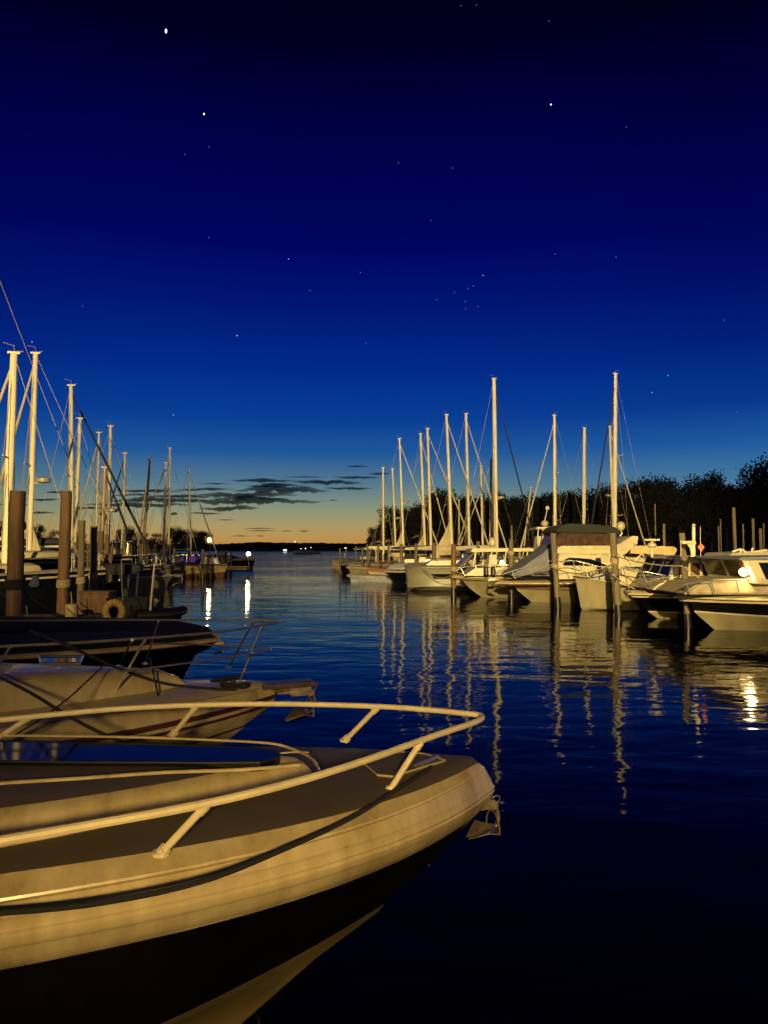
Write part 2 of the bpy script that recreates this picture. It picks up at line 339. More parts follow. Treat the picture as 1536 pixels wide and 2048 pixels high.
# ------------------------------------------------------------------ stars
starm = [emis('star_bright', (.9, .92, 1), 3.0), emis('star_mid', (.7, .8, 1), .9), emis('star_faint', (.5, .6, 1), .28)]
def star(px, py, r, mi, label, group=None, ry=1):
    p = P(px, py, 4500); m = MB(); m.ell((0, 0, 0), (r, r, r * ry), 0, 8, 6); o = m.build('star', starm[mi]); o.location = p; tag(o, label, 'star', group)
star(332, 62, 6.5, 0, 'brightest star, high in the upper left of the sky', ry=2.2)
star(408, 228, 4, 0, 'bright star below the brightest one, upper left sky', ry=1.6)
star(1102, 209, 4.4, 0, 'single bright star in the upper right sky')
star(474, 671, 3.4, 1, 'clear star above the gap between the two rows of masts')
star(64, 684, 3.4, 1, 'star just above the two tallest left-hand masts')
for x, y in [(370, 309), (418, 294), (797, 326), (862, 441), (418, 475), (577, 518), (966, 551), (947, 572), (936, 577), (909, 585), (620, 581), (931, 617), (930, 603), (1110, 508), (1232, 514), (1253, 254), (1336, 751), (1304, 785), (1474, 825), (347, 830), (922, 11), (953, 10), (1098, 42), (165, 612), (732, 687), (1449, 640), (721, 545), (905, 336), (956, 613), (873, 599)]:
    star(x, y, 2.7, 2 if y not in (551, 518, 751, 785, 830) else 1, 'small faint star scattered in the deep blue sky', 'faint stars')
# ------------------------------------------------------------------ hull
def shp(u, p, um, w0, taper=.12):
    if u < um: return w0 + (1 - w0) * (1 - (1 - u / um) ** p)
    return 1 - taper * ((u - um) / (1 - um)) ** 2
def curve(xs, zb, zs, W, L, p=2.4, um=.55, w0=.0, n=26, zp=1.7):
    out = []
    for i in range(n + 1):
        u = (i / n) ** 1.6; out.append(Vector((xs + (L - xs) * u, W * shp(u, p, um, w0), zs + (zb - zs) * (1 - u) ** zp)))
    return out
def loft(mb, curves, mis, cap=None):
    mir = [[Vector((p.x, -p.y, p.z)) for p in c] for c in curves]
    mb.rows(curves, mis); mb.rows(mir, mis)
    for k in range(len(curves) - 1):
        a, b, c, d = curves[k][0], curves[k + 1][0], mir[k + 1][0], mir[k][0]
        mb.add([a, b, c, d], [(0, 1, 2, 3)], mis[k])
        a, b, c, d = curves[k][-1], curves[k + 1][-1], mir[k + 1][-1], mir[k][-1]
        mb.add([a, b, c, d], [(0, 1, 2, 3)], mis[k] if cap is None else cap)
def simple_hull(th, L, B, zb, zs, ov, mats, zc=(.45, .15), chine_x=None, stripe=True, p=2.6, w0=.02, keel=-.4, flare=.82, um=.5, deck=True, zp=1.7, rail=True):
    """mats: top side, bottom, stripe, deck, rub rail"""
    h = B / 2; cx = ov * .55 if chine_x is None else chine_x
    C = [curve(0, zb, zs, h, L, p, um, w0, zp=zp), curve(ov * .06, zb - .09, zs - .09, h * .985, L, p, um, w0, zp=zp), curve(ov * .11, zb - .15, zs - .15, h * .97, L, p, um, w0, zp=zp),
         curve(ov * .35, zb * .6 + zc[0] * .4, zs * .6 + zc[1] * .4, h * .93, L, p * .85, um, w0, zp=zp), curve(cx, zc[0], zc[1], h * flare, L, p * .7, um, w0, zp=zp), curve(cx + .03, zc[0] - .05, zc[1] - .05, h * (flare - .02), L, p * .68, um, w0, zp=zp),
         curve(ov, 0, -.12, h * .5, L, p * .5, um, w0 * .3), curve(ov + .35, keel, keel, 0, L, 1, um, 0)]
    mb = MB(); loft(mb, C, [0, 2 if stripe else 0, 0, 0, 2 if stripe else 1, 1, 1]); mb.build('hull', [mats[0], mats[1], mats[2]], th)
    if deck:
        mb = MB(); D = [curve(.02, zb + .004, zs + .004, h - .02, L, p, um, w0, zp=zp), curve(.08, zb + .05, zs + .03, h * .9, L, p, um, w0, zp=zp), curve(.12, zb + .08, zs + .06, h * .5, L, p, um, w0, zp=zp), curve(.14, zb + .10, zs + .08, 0, L, p, um, w0, zp=zp)]
        loft(mb, D, [0, 0, 0]); mb.build('deck', mats[3], th)
    if rail:
        mb = MB(); c = curve(-.02, zb - .03, zs - .03, h + .015, L, p, um, w0, zp=zp); path = [Vector((q.x, -q.y, q.z)) for q in reversed(c)] + c
        mb.tube(path, .035, 6); mb.build('rub_rail', mats[4], th)
    return C
def rail_set(th, top, bases, tops, r=.013, m=None, mid=None, foot=.035):
    m = m or M['steel']; MB().tube(top, r, 8).build('railing', m, th)
    if mid: MB().tube(mid, r * .8, 8).build('railing', m, th)
    for b, t in zip(bases, tops):
        s = MB(); s.tube([b, t], r * .95, 8); s.tube([Vector(b) - Vector((0, 0, .004)), Vector(b) + Vector((0, 0, .010))], foot, 10)
        if foot > .03:
            d_ = (Vector(t) - Vector(b)).normalized(); s.tube([Vector(b), Vector(b) + d_ * .03], r * 1.5, 10); s.tube([Vector(t) - d_ * .05, Vector(t) - d_ * .012], r * 1.25, 10)
        s.build('stanchion', m, th)
def anchor(th, x, z, s=1.0, m=None):
    m = m or M['galv']; k = MB()
    k.box((x - .10 * s, 0, z + .05 * s), (.46 * s, .09 * s, .03 * s))                 # roller plate
    for sd in (-1, 1): k.prism([(x - .34 * s, z), (x - .05 * s, z), (x - .02 * s, z + .12 * s), (x - .30 * s, z + .10 * s)], sd * .05 * s - .006, sd * .05 * s + .006)
    k.tube([(x - .30 * s, -.06 * s, z + .03 * s), (x - .30 * s, .06 * s, z + .03 * s)], .045 * s, 10)
    k.build('bow_roller', m, th)
    a = MB(); g = lambda px_, py_, pz_: Vector((x + px_ * s, py_ * s, z + pz_ * s))
    a.tube(interp([g(.30, 0, .075), g(-.10, 0, .075), g(-.30, 0, .04), g(-.37, 0, -.10), g(-.33, 0, -.24)], 4), [.020 * s] * 17, 8, sq=1.5)
    for sd in (-1, 1):
        T1 = [g(-.36, 0, -.20), g(-.30, sd * .17, -.24), g(-.16, sd * .20, -.20), g(.02, sd * .03, -.30), g(-.14, 0, -.30)]
        n_ = Vector((.3, -sd * .35, .9)).normalized() * .014 * s; a.add(T1 + [p - n_ for p in T1], [(0, 1, 2, 3, 4), (9, 8, 7, 6, 5)] + [(i, (i + 1) % 5, 5 + (i + 1) % 5, 5 + i) for i in range(5)])
    a.tube([g(-.30, math.cos(t) * .17, -.24 + math.sin(t) * .20) for t in [i * math.pi / 8 for i in range(9)]], .011 * s, 6)
    a.build('anchor', M['galv'], th)
    q = MB(); c = Vector((x - .34 * s, 0, z + .08 * s)); q.tube([c + Vector((math.cos(t) * .05 * s, math.sin(t) * .02 * s, math.sin(t) * .05 * s)) for t in [i * math.pi / 5 for i in range(10)]], .010 * s, 6, closed=True); q.build('shackle', M['steel'], th)
def cleat(th, x, y, z, a=0, m=None, s=1.0):
    k = MB(); rt = Matrix.Rotation(a, 3, 'Z')
    for d in (-.035, .035): q = Vector((x, y, z)) + rt @ Vector((d * s, 0, 0)); k.tube([q, q + Vector((0, 0, .04 * s))], .012 * s, 8)
    p0 = Vector((x, y, z + .045 * s)); k.tube([p0 + rt @ Vector((t * s, 0, 0)) for t in (-.10, -.06, 0, .06, .10)], [.006 * s, .012 * s, .013 * s, .012 * s, .006 * s], 8)
    k.build('cleat', m or M['steel'], th)
HEAD = R(197.8)
def loc_of(th):   # world -> local converter
    Mx = (Matrix.Translation(th.location) @ Matrix.Rotation(th.rotation_euler.z, 4, 'Z')).inverted(); return lambda p: Mx @ Vector(p)
# ================================================================== NEAR BOAT
tip = PZ(982, 1568, 1.05)
nb = thing('motorboat', 'large cream motorboat bow in the foreground with low painted bow rail', 'motorboat', (tip.x, tip.y, 0), HEAD)
L = 6.4; pu = dict(p=4.0, um=.56)
w0 = .055
C = [curve(.12, 1.215, 1.26, 0, L, w0=0, **pu), curve(.12, 1.212, 1.25, .45, L, w0=w0, **pu), curve(.11, 1.200, 1.225, .74, L, w0=w0, **pu), curve(.10, 1.192, 1.215, .79, L, w0=w0, **pu),
     curve(.065, 1.165, 1.150, .885, L, w0=w0, **pu), curve(.062, 1.156, 1.141, .888, L, w0=w0, **pu), curve(.058, 1.153, 1.138, .902, L, w0=w0, **pu), curve(.02, 1.082, 1.09, .975, L, w0=w0, **pu),
     curve(.018, 1.076, 1.083, .992, L, w0=w0, **pu), curve(.0, 1.052, 1.055, 1.010, L, w0=w0, **pu), curve(.008, 1.038, 1.04, 1.003, L, w0=w0, **pu), curve(.004, 1.030, 1.032, 1.014, L, w0=w0, **pu), curve(.02, 1.004, 1.004, 1.008, L, w0=w0, **pu),
     curve(.03, .985, .98, .985, L, w0=w0, **pu), curve(.06, .945, .925, .955, L, w0=w0, **pu)]
for c_ in C[7:]:
    for q_ in c_: q_.y *= .955; q_.z += .022 * min(1, q_.x)
mb = MB(); loft(mb, C[:4], [0, 0, 0]); mb.build('deck', M['skid'], nb)
mb = MB(); loft(mb, C[3:8], [0, 0, 0, 0]); mb.build('gunwale', M['gnear'], nb)
mb = MB(); loft(mb, C[7:14], [0] * 6); mb.build('rub_rail', M['gnear'], nb)
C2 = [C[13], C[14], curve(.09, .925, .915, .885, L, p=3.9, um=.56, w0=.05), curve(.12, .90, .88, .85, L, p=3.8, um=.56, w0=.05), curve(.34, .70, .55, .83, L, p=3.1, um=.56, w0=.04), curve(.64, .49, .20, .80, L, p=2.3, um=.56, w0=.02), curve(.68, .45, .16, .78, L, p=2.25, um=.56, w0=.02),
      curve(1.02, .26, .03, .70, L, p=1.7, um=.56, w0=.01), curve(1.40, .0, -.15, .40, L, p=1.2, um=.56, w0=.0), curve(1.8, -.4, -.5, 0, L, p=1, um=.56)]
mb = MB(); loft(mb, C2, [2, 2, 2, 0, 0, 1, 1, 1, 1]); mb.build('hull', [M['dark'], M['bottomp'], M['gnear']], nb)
# coach roof
K = [curve(1.02, 1.185, 1.225, .66, L, p=2.9, um=.5, w0=.05), curve(1.035, 1.215, 1.26, .645, L, p=2.9, um=.5, w0=.05), curve(1.08, 1.265, 1.32, .61, L, p=2.9, um=.5, w0=.05), curve(1.13, 1.295, 1.36, .57, L, p=2.9, um=.5, w0=.05), curve(1.22, 1.308, 1.378, .52, L, p=2.9, um=.5, w0=.05)]
mb = MB(); loft(mb, K, [0] * 4); mb.build('cabin', M['gnear'], nb)
K2 = [K[-1], curve(1.3, 1.318, 1.392, .42, L, p=2.9, um=.5, w0=.05), curve(1.36, 1.325, 1.40, 0, L, p=2.9, um=.5)]
mb = MB(); loft(mb, K2, [0, 0]); mb.build('cabin_roof', M['skid'], nb)
T = loc_of(nb)
# skylight: dark glazed strip with frame
wp = [(560, 1503), (552, 1497), (520, 1492), (420, 1489), (300, 1487), (150, 1486), (0, 1486), (-120, 1487), (-120, 1526), (0, 1527), (150, 1526), (300, 1523), (420, 1521), (520, 1518), (550, 1511)]
ring = [T(PZ(x, y, 1.36)) for x, y in wp]
for p in ring: u_ = max(0, (p.x - 1.36) / 5.0); p.z = 1.336 + .075 * (1 - (1 - u_) ** 1.7) + (.006 if abs(p.y) < .3 else .0)
mb = MB(); n = len(ring); cc = sum(ring, Vector()) / n
inner = [Vector((p.x, p.y, 1.402 - .004)) for p in ring]
lowr = [Vector((p.x, p.y, 1.30)) for p in ring]
mb.add(ring + lowr + [Vector((p.x, p.y, p.z + .004)) for p in ring], [tuple(range(2 * n, 3 * n))] + [(i, (i + 1) % n, n + (i + 1) % n, n + i) for i in range(n)] + [(i, (i + 1) % n, 2 * n + (i + 1) % n, 2 * n + i) for i in range(n)])
wn = mb.build('window', M['glass'], nb, weld=False)
fr = MB(); fr.tube([Vector((p.x, p.y, p.z + .002)) for p in ring], .006, 6, closed=True); fr.build('window_frame', M['black'], wn)
# moulded seam lines on the roof
for pts in ([(640, 1545), (625, 1518), (590, 1500), (540, 1487), (420, 1480), (240, 1474), (0, 1471)],):
    q = [T(PZ(x, y, 1.335)) for x, y in pts]
    MB().tube(interp(q, 5), .007, 6).build('roof_moulding', M['gnear'], nb)
MB().tube(interp([T(PZ(x, y, 1.335)) for x, y in [(556, 1507), (590, 1504), (618, 1505)]], 3), .004, 5).build('roof_moulding', M['gnear'], nb)
MB().tube(interp([T(PZ(x, y, 1.385)) for x, y in [(-60, 1575), (0, 1567), (160, 1557), (330, 1545), (480, 1540), (600, 1530)]], 3), .008, 6).build('roof_moulding', M['gnear'], nb)
# bow rail
zr = 1.415
far = [(-300, 1462), (-120, 1452), (0, 1440), (120, 1428), (250, 1417), (400, 1410), (570, 1408), (755, 1413), (860, 1420), (930, 1427)]
near = [(950, 1444), (900, 1461), (850, 1478), (730, 1521), (580, 1567), (400, 1610), (200, 1647), (0, 1682), (-150, 1705)]
pts = [T(PZ(x, y, zr)) for x, y in far] + [T(PZ(957, 1430, zr)), T(PZ(964, 1433, zr)), T(PZ(963, 1437, zr))] + [T(PZ(x, y, zr)) for x, y in near]
B_ = [T(PZ(775, 1587, 1.185)), T(PZ(690, 1481, 1.185)), T(PZ(322, 1707, 1.20)), T(PZ(-40, 1500, 1.20)), T(PZ(-330, 1900, 1.20))]
T_ = [T(PZ(843, 1481, zr)), T(PZ(757, 1413, zr)), T(PZ(415, 1607, zr)), T(PZ(60, 1434, zr)), T(PZ(-150, 1705, zr))]
B_.insert(3, T(PZ(345, 1470, 1.20))); T_.insert(3, T(PZ(394, 1411, zr)))
rail_set(nb, interp(pts, 4), B_, T_, r=.0165, m=M['railp'])
# anchor locker hatch, cleat, bow eye, anchor
hp = [T(PZ(x, y, 1.228)) for x, y in [(722, 1522), (755, 1550), (785, 1553), (890, 1521), (850, 1508), (800, 1504)]]
mb = MB(); n = len(hp); mb.add(hp + [Vector((p.x, p.y, 1.185)) for p in hp], [tuple(range(n))] + [(i, (i + 1) % n, n + (i + 1) % n, n + i) for i in range(n)]); hh = mb.build('locker_hatch', M['skid'], nb, bevel=.004)
MB().tube(hp, .005, 5, closed=True).build('hatch_trim', M['gel'], hh)
c = T(PZ(852, 1540, 1.19)); cleat(nb, c.x, c.y, 1.188, R(30), M['steel'], 1.1)
ey = T(PZ(856, 1720, .68)); q = MB(); q.tube([ey + Vector((0, math.cos(t) * .024, math.sin(t) * .028)) for t in [i * math.pi / 6 for i in range(12)]], .006, 6, closed=True); q.build('bow_eye', M['steel'], nb)
anchor(nb, .14, .92, .5)
# rope
def zp(pts, zs): return [PZ(x, y, z) for (x, y), z in zip(pts, zs)]
rp = zp([(862, 1534), (838, 1552), (795, 1578), (700, 1637), (560, 1702), (400, 1764), (200, 1806), (0, 1826), (-220, 1838)], [1.23, 1.225, 1.215, 1.20, 1.19, 1.18, 1.165, 1.16, 1.2])
tag(MB().tube(interp(rp, 6), .0105, 8).build('mooring_line', M['ropek']), 'black mooring line along the side of the large foreground bow', 'rope')
# ================================================================== SECOND BOAT
tip = PZ(548, 1383, 1.10)
b2 = thing('motorboat', 'white cabin cruiser with maroon stripes and steel bow rails behind the foreground bow', 'motorboat', (tip.x, tip.y, 0), R(201.3 + 2))
T = loc_of(b2); L = 8.2; pu = dict(p=3.2, um=.5); w0 = .05
C = [curve(.06, 1.16, 1.24, 1.0, L, w0=w0, **pu), curve(.03, 1.13, 1.20, 1.14, L, w0=w0, **pu), curve(0, 1.09, 1.10, 1.22, L, w0=w0, **pu), curve(.01, 1.05, 1.05, 1.235, L, w0=w0, **pu), curve(.02, 1.02, 1.02, 1.22, L, w0=w0, **pu), curve(.03, .995, .99, 1.21, L, w0=w0, **pu),
     curve(.25, .84, .78, 1.17, L, w0=.03, p=2.8, um=.5), curve(.27, .82, .76, 1.165, L, w0=.03, p=2.8, um=.5), curve(.85, .42, .25, 1.0, L, w0=.02, p=2.1, um=.5), curve(.87, .39, .22, .99, L, w0=.02, p=2.1, um=.5), curve(1.35, .05, -.1, .6, L, p=1.4, um=.5), curve(1.8, -.4, -.5, 0, L, p=1, um=.5)]
mb = MB(); loft(mb, C, [0, 0, 2, 1, 2, 1, 2, 1, 2, 1, 1]); mb.build('hull', [M['gnear'], M['gnear'], M['maroon']], b2)
D_ = [curve(.065, 1.162, 1.242, .99, L, w0=w0, **pu), curve(.12, 1.20, 1.28, .7, L, w0=w0, **pu), curve(.15, 1.21, 1.30, 0, L, **pu)]
mb = MB(); loft(mb, D_, [0, 0]); mb.build('deck', M['gel'], b2)
K = [curve(.75, 1.19, 1.27, .86, L, p=2.2, um=.45, w0=.05), curve(.84, 1.29, 1.47, .81, L, p=2.2, um=.45, w0=.05), curve(1.0, 1.36, 1.62, .72, L, p=2.2, um=.45, w0=.05), curve(1.15, 1.385, 1.67, .4, L, p=2.2, um=.45, w0=.05), curve(1.2, 1.39, 1.68, 0, L, p=2.2, um=.45)]
mb = MB(); loft(mb, K, [0] * 4); mb.build('cabin', M['gnear'], b2)
wp = [T(PZ(x, y, 1.425)) for x, y in [(78, 1313), (166, 1313), (160, 1327), (82, 1328)]]
mb = MB(); mb.add(wp + [p - Vector((0, 0, .10)) for p in wp], [(0, 1, 2, 3)] + [(i, (i + 1) % 4, 4 + (i + 1) % 4, 4 + i) for i in range(4)])
wn = mb.build('hatch', M['glass'], b2); MB().tube(wp, .014, 6, closed=True).build('hatch_frame', M['steel'], wn)
zr = 1.72
up = [(-200, 1305), (0, 1293), (120, 1287), (233, 1280), (417, 1266), (500, 1255), (553, 1246), (560, 1243), (552, 1241), (450, 1240), (225, 1240), (60, 1241), (-200, 1243)]
zm = 1.50
md = [(240, 1343), (330, 1332), (417, 1320), (500, 1308), (536, 1301), (541, 1298), (530, 1296), (440, 1291), (375, 1288), (300, 1287)]
Bs = [T(PZ(*a)) for a in [(475, 1373, 1.17), (457, 1335, 1.17), (226, 1392, 1.22), (238, 1333, 1.25), (-8, 1338, 1.28), (290, 1328, 1.22)]]
Ts = [T(PZ(x, y, zr)) for x, y in [(525, 1251), (508, 1241), (292, 1276), (265, 1279), (21, 1292), (318, 1240)]]
rail_set(b2, interp([T(PZ(x, y, zr)) for x, y in up], 4), Bs, Ts, r=.010, mid=interp([T(PZ(x, y, zm)) for x, y in md], 4))
pl = MB(); pl.box((-.12, 0, 1.16), (.52, .26, .035)); pl.build('bow_platform', M['rust'], b2, bevel=.008); anchor(b2, -.12, 1.05, .72)
c = T(PZ(455, 1372, 1.19)); cleat(b2, c.x, c.y, 1.18, .3, M['black'], 1.6)
# registration characters, unreadable in the dark, kept as a dull dark-red decal strip
pa = [PZ(292, 1466, .80), PZ(300, 1450, .84), PZ(325, 1443, .86), PZ(350, 1447, .86), PZ(356, 1458, .83), PZ(345, 1468, .80)]
q = MB(); c = T(PZ(322, 1456, .83)); f = MB(); f.tube([c + Vector((t, 0.03, 0)) for t in (-.26, -.2, 0, .2, .26)], [.03, .085, .10, .085, .03], 12)
o = f.build('fender', M['black']); o.parent = None; Mx = Matrix.Translation(b2.location) @ Matrix.Rotation(b2.rotation_euler.z, 4, 'Z'); o.matrix_world = Mx; tag(o, 'black oval fender hanging at the side of the maroon-striped cruiser', 'fender')
for a, b, sg, r, lab in [((478, 1378, 1.2), (0, 1350 - 30, 1.6), .0, .009, 'x')]: pass
def line_px(pts, r, m, label, n=6):
    return tag(MB().tube(interp([PZ(*p) for p in pts], n), r, 7).build('mooring_line', m), label, 'rope')
line_px([(470, 1378, 1.24), (420, 1377, 1.25), (330, 1367, 1.30), (255, 1344, 1.42), (180, 1312, 1.62), (120, 1285, 1.75), (80, 1250, 2.0)][:6] + [(60, 1262, 1.70)], .011, M['ropek'], 'dark line sagging from the cruiser bow cleat up towards the tall piling')
line_px([(-30, 1340, 1.55), (60, 1385, 1.45), (130, 1428, 1.38), (200, 1465, 1.30), (262, 1490, 1.2)], .011, M['ropek'], 'dark line crossing the cabin side of the cruiser at lower left')
line_px([(300, 1316, 1.5), (312, 1370, 1.3), (322, 1420, 1.1), (328, 1448, .95)], .008, M['ropek'], 'thin dark line holding the oval fender')
line_px([(212, 1326, 1.5), (150, 1385, 1.42), (90, 1432, 1.36), (30, 1470, 1.3)], .006, M['ropek'], 'thin dark line slanting down across the cruiser cabin')
# bow coil
q = MB()
for k in range(3):
    c = PZ(470, 1372 - k, 1.20 + k * .01); q.tube([c + Vector((math.cos(t) * (.10 + .01 * k), math.sin(t) * .07, .01 * math.sin(3 * t))) for t in [i * math.pi / 8 for i in range(16)]], .011, 6, closed=True)
tag(q.build('rope_coil', M['ropek']), 'loose coil of black rope on the cruiser bow', 'rope')
# ================================================================== THIRD dark boats
def mboat(label, tippx, tippy, z, L, B, zs, ov, mats, hd=None, **kw):
    tip = PZ(tippx, tippy, z); th = thing('motorboat', label, 'motorboat', (tip.x, tip.y, 0), HEAD if hd is None else hd)
    simple_hull(th, L, B, z, zs, ov, mats, **kw); return th
dk = [M['dark'], M['dark'], M['dark'], M['blackc'], M['tan']]
b3 = mboat('long black speedboat with a tan rub rail, bow just above the cruiser rails', 434, 1275, 1.06, 8.5, 2.6, 1.15, .9, dk, R(199))
T3 = loc_of(b3); anchor(b3, .05, .95, .45)
b4 = mboat('black boat with a rounded black canvas bow cover by the end of the finger dock', 430, 1264, .98, 7.5, 2.4, 1.2, .8, dk, R(199))
k = MB(); loft(k, [curve(.05, 1.0, 1.22, 1.05, 5.5, p=2.2, um=.3, w0=.1), curve(.25, 1.10, 1.25, .9, 5.5, p=2.2, um=.3, w0=.1), curve(.5, 1.16, 1.35, .5, 5.5, p=2.2, um=.3, w0=.1), curve(.6, 1.18, 1.4, 0, 5.5, p=2.2, um=.3)], [0, 0, 0]); k.build('bow_cover', M['blackc'], b4)
sp = [(300, 1262, 1.2), (345, 1240, 1.45), (420, 1238, 1.45)]
# ------------------------------------------------------------------ pilings
def piling(px, ytop, D, w, label, group=None, lean=0.0, mat_='wood', rope=None, rope_m='ropet', collar=False):
    t = P(px, ytop, D); r = w * D / F / 2; th = thing('piling', label, 'piling', (t.x, t.y, 0), 0, group)
    h = t.z; rnd = random.Random(int(px * 7 + D)); k = MB()
    pts = []; rs = []
    for i in range(9):
        z = -1 + (h + 1) * i / 8; pts.append((-lean * (h - z) / F * 0 + lean * (h - z) + rnd.uniform(-.06, .06) * r, rnd.uniform(-.06, .06) * r, z)); rs.append(r * (1.10 - .10 * i / 8) * rnd.uniform(.97, 1.03))
    # dry pole above the tide mark, wet below
    k.tube([p for p in pts], rs, 14); k.build('pole', M[mat_], th)
    wz = .42; q = MB(); f = lambda z: Vector((lean * (h - z), 0, z)); q.tube([f(-1), f(0), f(wz * .7), f(wz)], [r * 1.2, r * 1.18, r * 1.16, r * 1.13], 14); q.build('wet_foot', M['wet'], th)
    if rope is not None:
        rr = P(px, rope, D).z; k = MB()
        for j in range(4): k.tube([f(rr + j * .045) + Vector((math.cos(t) * r * 1.16, math.sin(t) * r * 1.16, .02 * math.sin(t))) for t in [i * math.pi / 8 for i in range(16)]], .022 if D < 30 else .03, 5, closed=True)
        k.build('rope_turns', M[rope_m], th)
    return th
LG = None
piling(35, 982, 12, 29, 'thickest and nearest wooden piling at the left edge', rope=1175, rope_m='ropek', mat_='wood')
piling(133, 982, 17, 21, 'second tall wooden piling, with the pale fender low on it', rope=1172, lean=-.01, mat_='wood')
piling(164, 1041, 19.5, 13, 'third wooden piling from the left, slimmer and lower', rope=1165, mat_='woodg')
piling(188, 1052, 20.5, 13.5, 'fourth wooden piling from the left with a pale rope turn', rope=1155, mat_='woodg', lean=.0)
piling(202, 1062, 24, 11, 'short brown piling right behind the fourth one from the left', mat_='wood', rope=1118)
piling(214, 1069, 26, 9, 'narrow piling close behind the short brown one', mat_='woodg', rope=1118)
for x, y, D, w_ in [(236, 1068, 42, 8), (249, 1066, 31, 7.5), (272, 1080, 44, 6), (289, 1074, 48, 6), (302, 1078, 50, 6), (318, 1077, 53, 5), (262, 1078, 47, 6), (328, 1082, 58, 5), (345, 1085, 60, 4.5)]:
    piling(x, y, D, w_, 'slim grey-brown piling in the dense far part of the left dock', 'slim pilings of the far left dock', mat_='woodg')
for x, y, D, w_ in [(224, 1092, 27, 7), (243, 1096, 29, 5), (258, 1088, 33, 6), (268, 1092, 35, 5), (281, 1088, 38, 5), (296, 1090, 40, 5), (311, 1088, 43, 5), (176, 1088, 24, 6), (150, 1084, 23, 5), (336, 1090, 50, 4)]:
    piling(x, y, D, w_, 'slim grey-brown piling in the dense far part of the left dock', 'slim pilings of the far left dock', mat_='woodg' if x % 2 else 'wood', lean=random.uniform(-.03, .03))
piling(406, 1098, 52, 6, 'lone dark piling in front of the purple canopy', mat_='woodg')
for x, y, D in [(444, 1100, 66), (452, 1100, 68), (435, 1101, 70), (462, 1104, 69)]: piling(x, y, D, 5, 'short dark piling at the lamp end of the left dock', 'pilings at the left dock end', mat_='woodg')
# right pilings
piling(907, 1088, 35.0, 10, 'right-hand piling where the grey hull meets the first cream bow', rope=1140, lean=-.004)
piling(1022, 1078, 32.5, 8.5, 'right-hand piling in front of the hardtop cruiser', rope=1108, mat_='woodg')
piling(1106, 1066, 28.5, 11, 'right-hand piling between the maroon-striped bow and the upright bow', rope=1135, lean=.055, mat_='woodg')
piling(1225, 1066, 24.8, 13, 'right-hand piling in front of the upright cream bow', rope=1125, lean=.06, mat_='woodg', rope_m='ropet')
piling(1364, 1066, 21.5, 12, 'nearest right-hand piling between the two black bows', rope=1130, lean=.045, mat_='woodg', rope_m='ropek')
piling(868, 1086, 41.5, 8.5, 'piling standing above the grey hull', mat_='woodg')
piling(832, 1087, 47, 6, 'slim piling at the left end of the grey hull', mat_='woodg')
piling(956, 1083, 38, 7, 'slim piling above the first cream cabin', mat_='woodg')
for x, y, D, w_ in [(680, 1097, 63, 4), (712, 1092, 63, 3), (725, 1096, 60, 3.5), (735, 1088, 56, 4), (756, 1089, 52, 4.5), (777, 1090, 50, 4.5), (803, 1088, 48, 6), (742, 1085, 66, 3), (778, 1087, 60, 3.5), (692, 1098, 66, 3)]:
    piling(x, y, D, w_, 'thin weathered piling at the far open end of the right-hand dock', 'thin pilings at the far end of the right dock', mat_='woodg')
piling(1023, 1050, 45, 4.5, 'thin pale pole rising behind the hardtop cruiser', mat_='woodg')
piling(1467, 1015, 31, 6.5, 'tallest thin pole on the far right', lean=.02, mat_='woodg')
for x, y, D, w_ in [(1310, 1008, 42, 2.6), (1328, 1048, 38, 5), (1437, 1053, 40, 3), (1486, 1048, 36, 3), (1506, 1037, 34, 5), (1521, 1057, 34, 6), (1527, 1046, 40, 3), (1441, 1038, 40, 2.4)]:
    piling(x, y, D, w_, 'thin pale pole behind the right-hand cabin roofs', 'thin poles behind the right-hand boats', mat_='woodg')
# ------------------------------------------------------------------ docks
def dock(label, x0, x1, y0, y1, z=.75, rz=0, piles=True):
    th = thing('dock', label, 'dock', ((x0 + x1) / 2, (y0 + y1) / 2, 0), rz); a = (x1 - x0); b = (y1 - y0); k = MB()
    long_y = b > a; n = int((b if long_y else a) / .15)
    for i in range(min(n, 260)):
        t = -.5 + (i + .5) / n
        if long_y: k.box((random.uniform(-.01, .01), t * b, z - .02 + random.uniform(-.003, .003)), (a, b / n * .93, .04))
        else: k.box((t * a, random.uniform(-.01, .01), z - .02 + random.uniform(-.003, .003)), (a / n * .93, b, .04))
    k.build('deck_boards', M['plank'], th, smooth=0, weld=False)
    k = MB()
    for sx in (-1, 1):
        if long_y: k.box((sx * (a / 2 - .06), 0, z - .17), (.08, b, .24))
        else: k.box((0, sx * (b / 2 - .06), z - .17), (a, .08, .24))
    k.build('stringers', M['wood'], th, smooth=0); return th
dock('wooden finger dock at the left with the horseshoe buoy standing on it', -8.6, -4.7, 14.2, 16.6, .85)
dock('long main walkway of the left dock running away between the pilings', -24, -22.2, 20, 68, .85, rz=R(0))
dock('far end walkway of the left dock carrying the low bright lamp', -22.1, -11.9, 61.6, 63.4, .75)
dock('long walkway behind the right-hand boats', 14.5, 16.2, 24, 74, .85)
dock('cross walkway behind the grey hull on the right', 2.0, 14.4, 43.6, 44.8, .8)
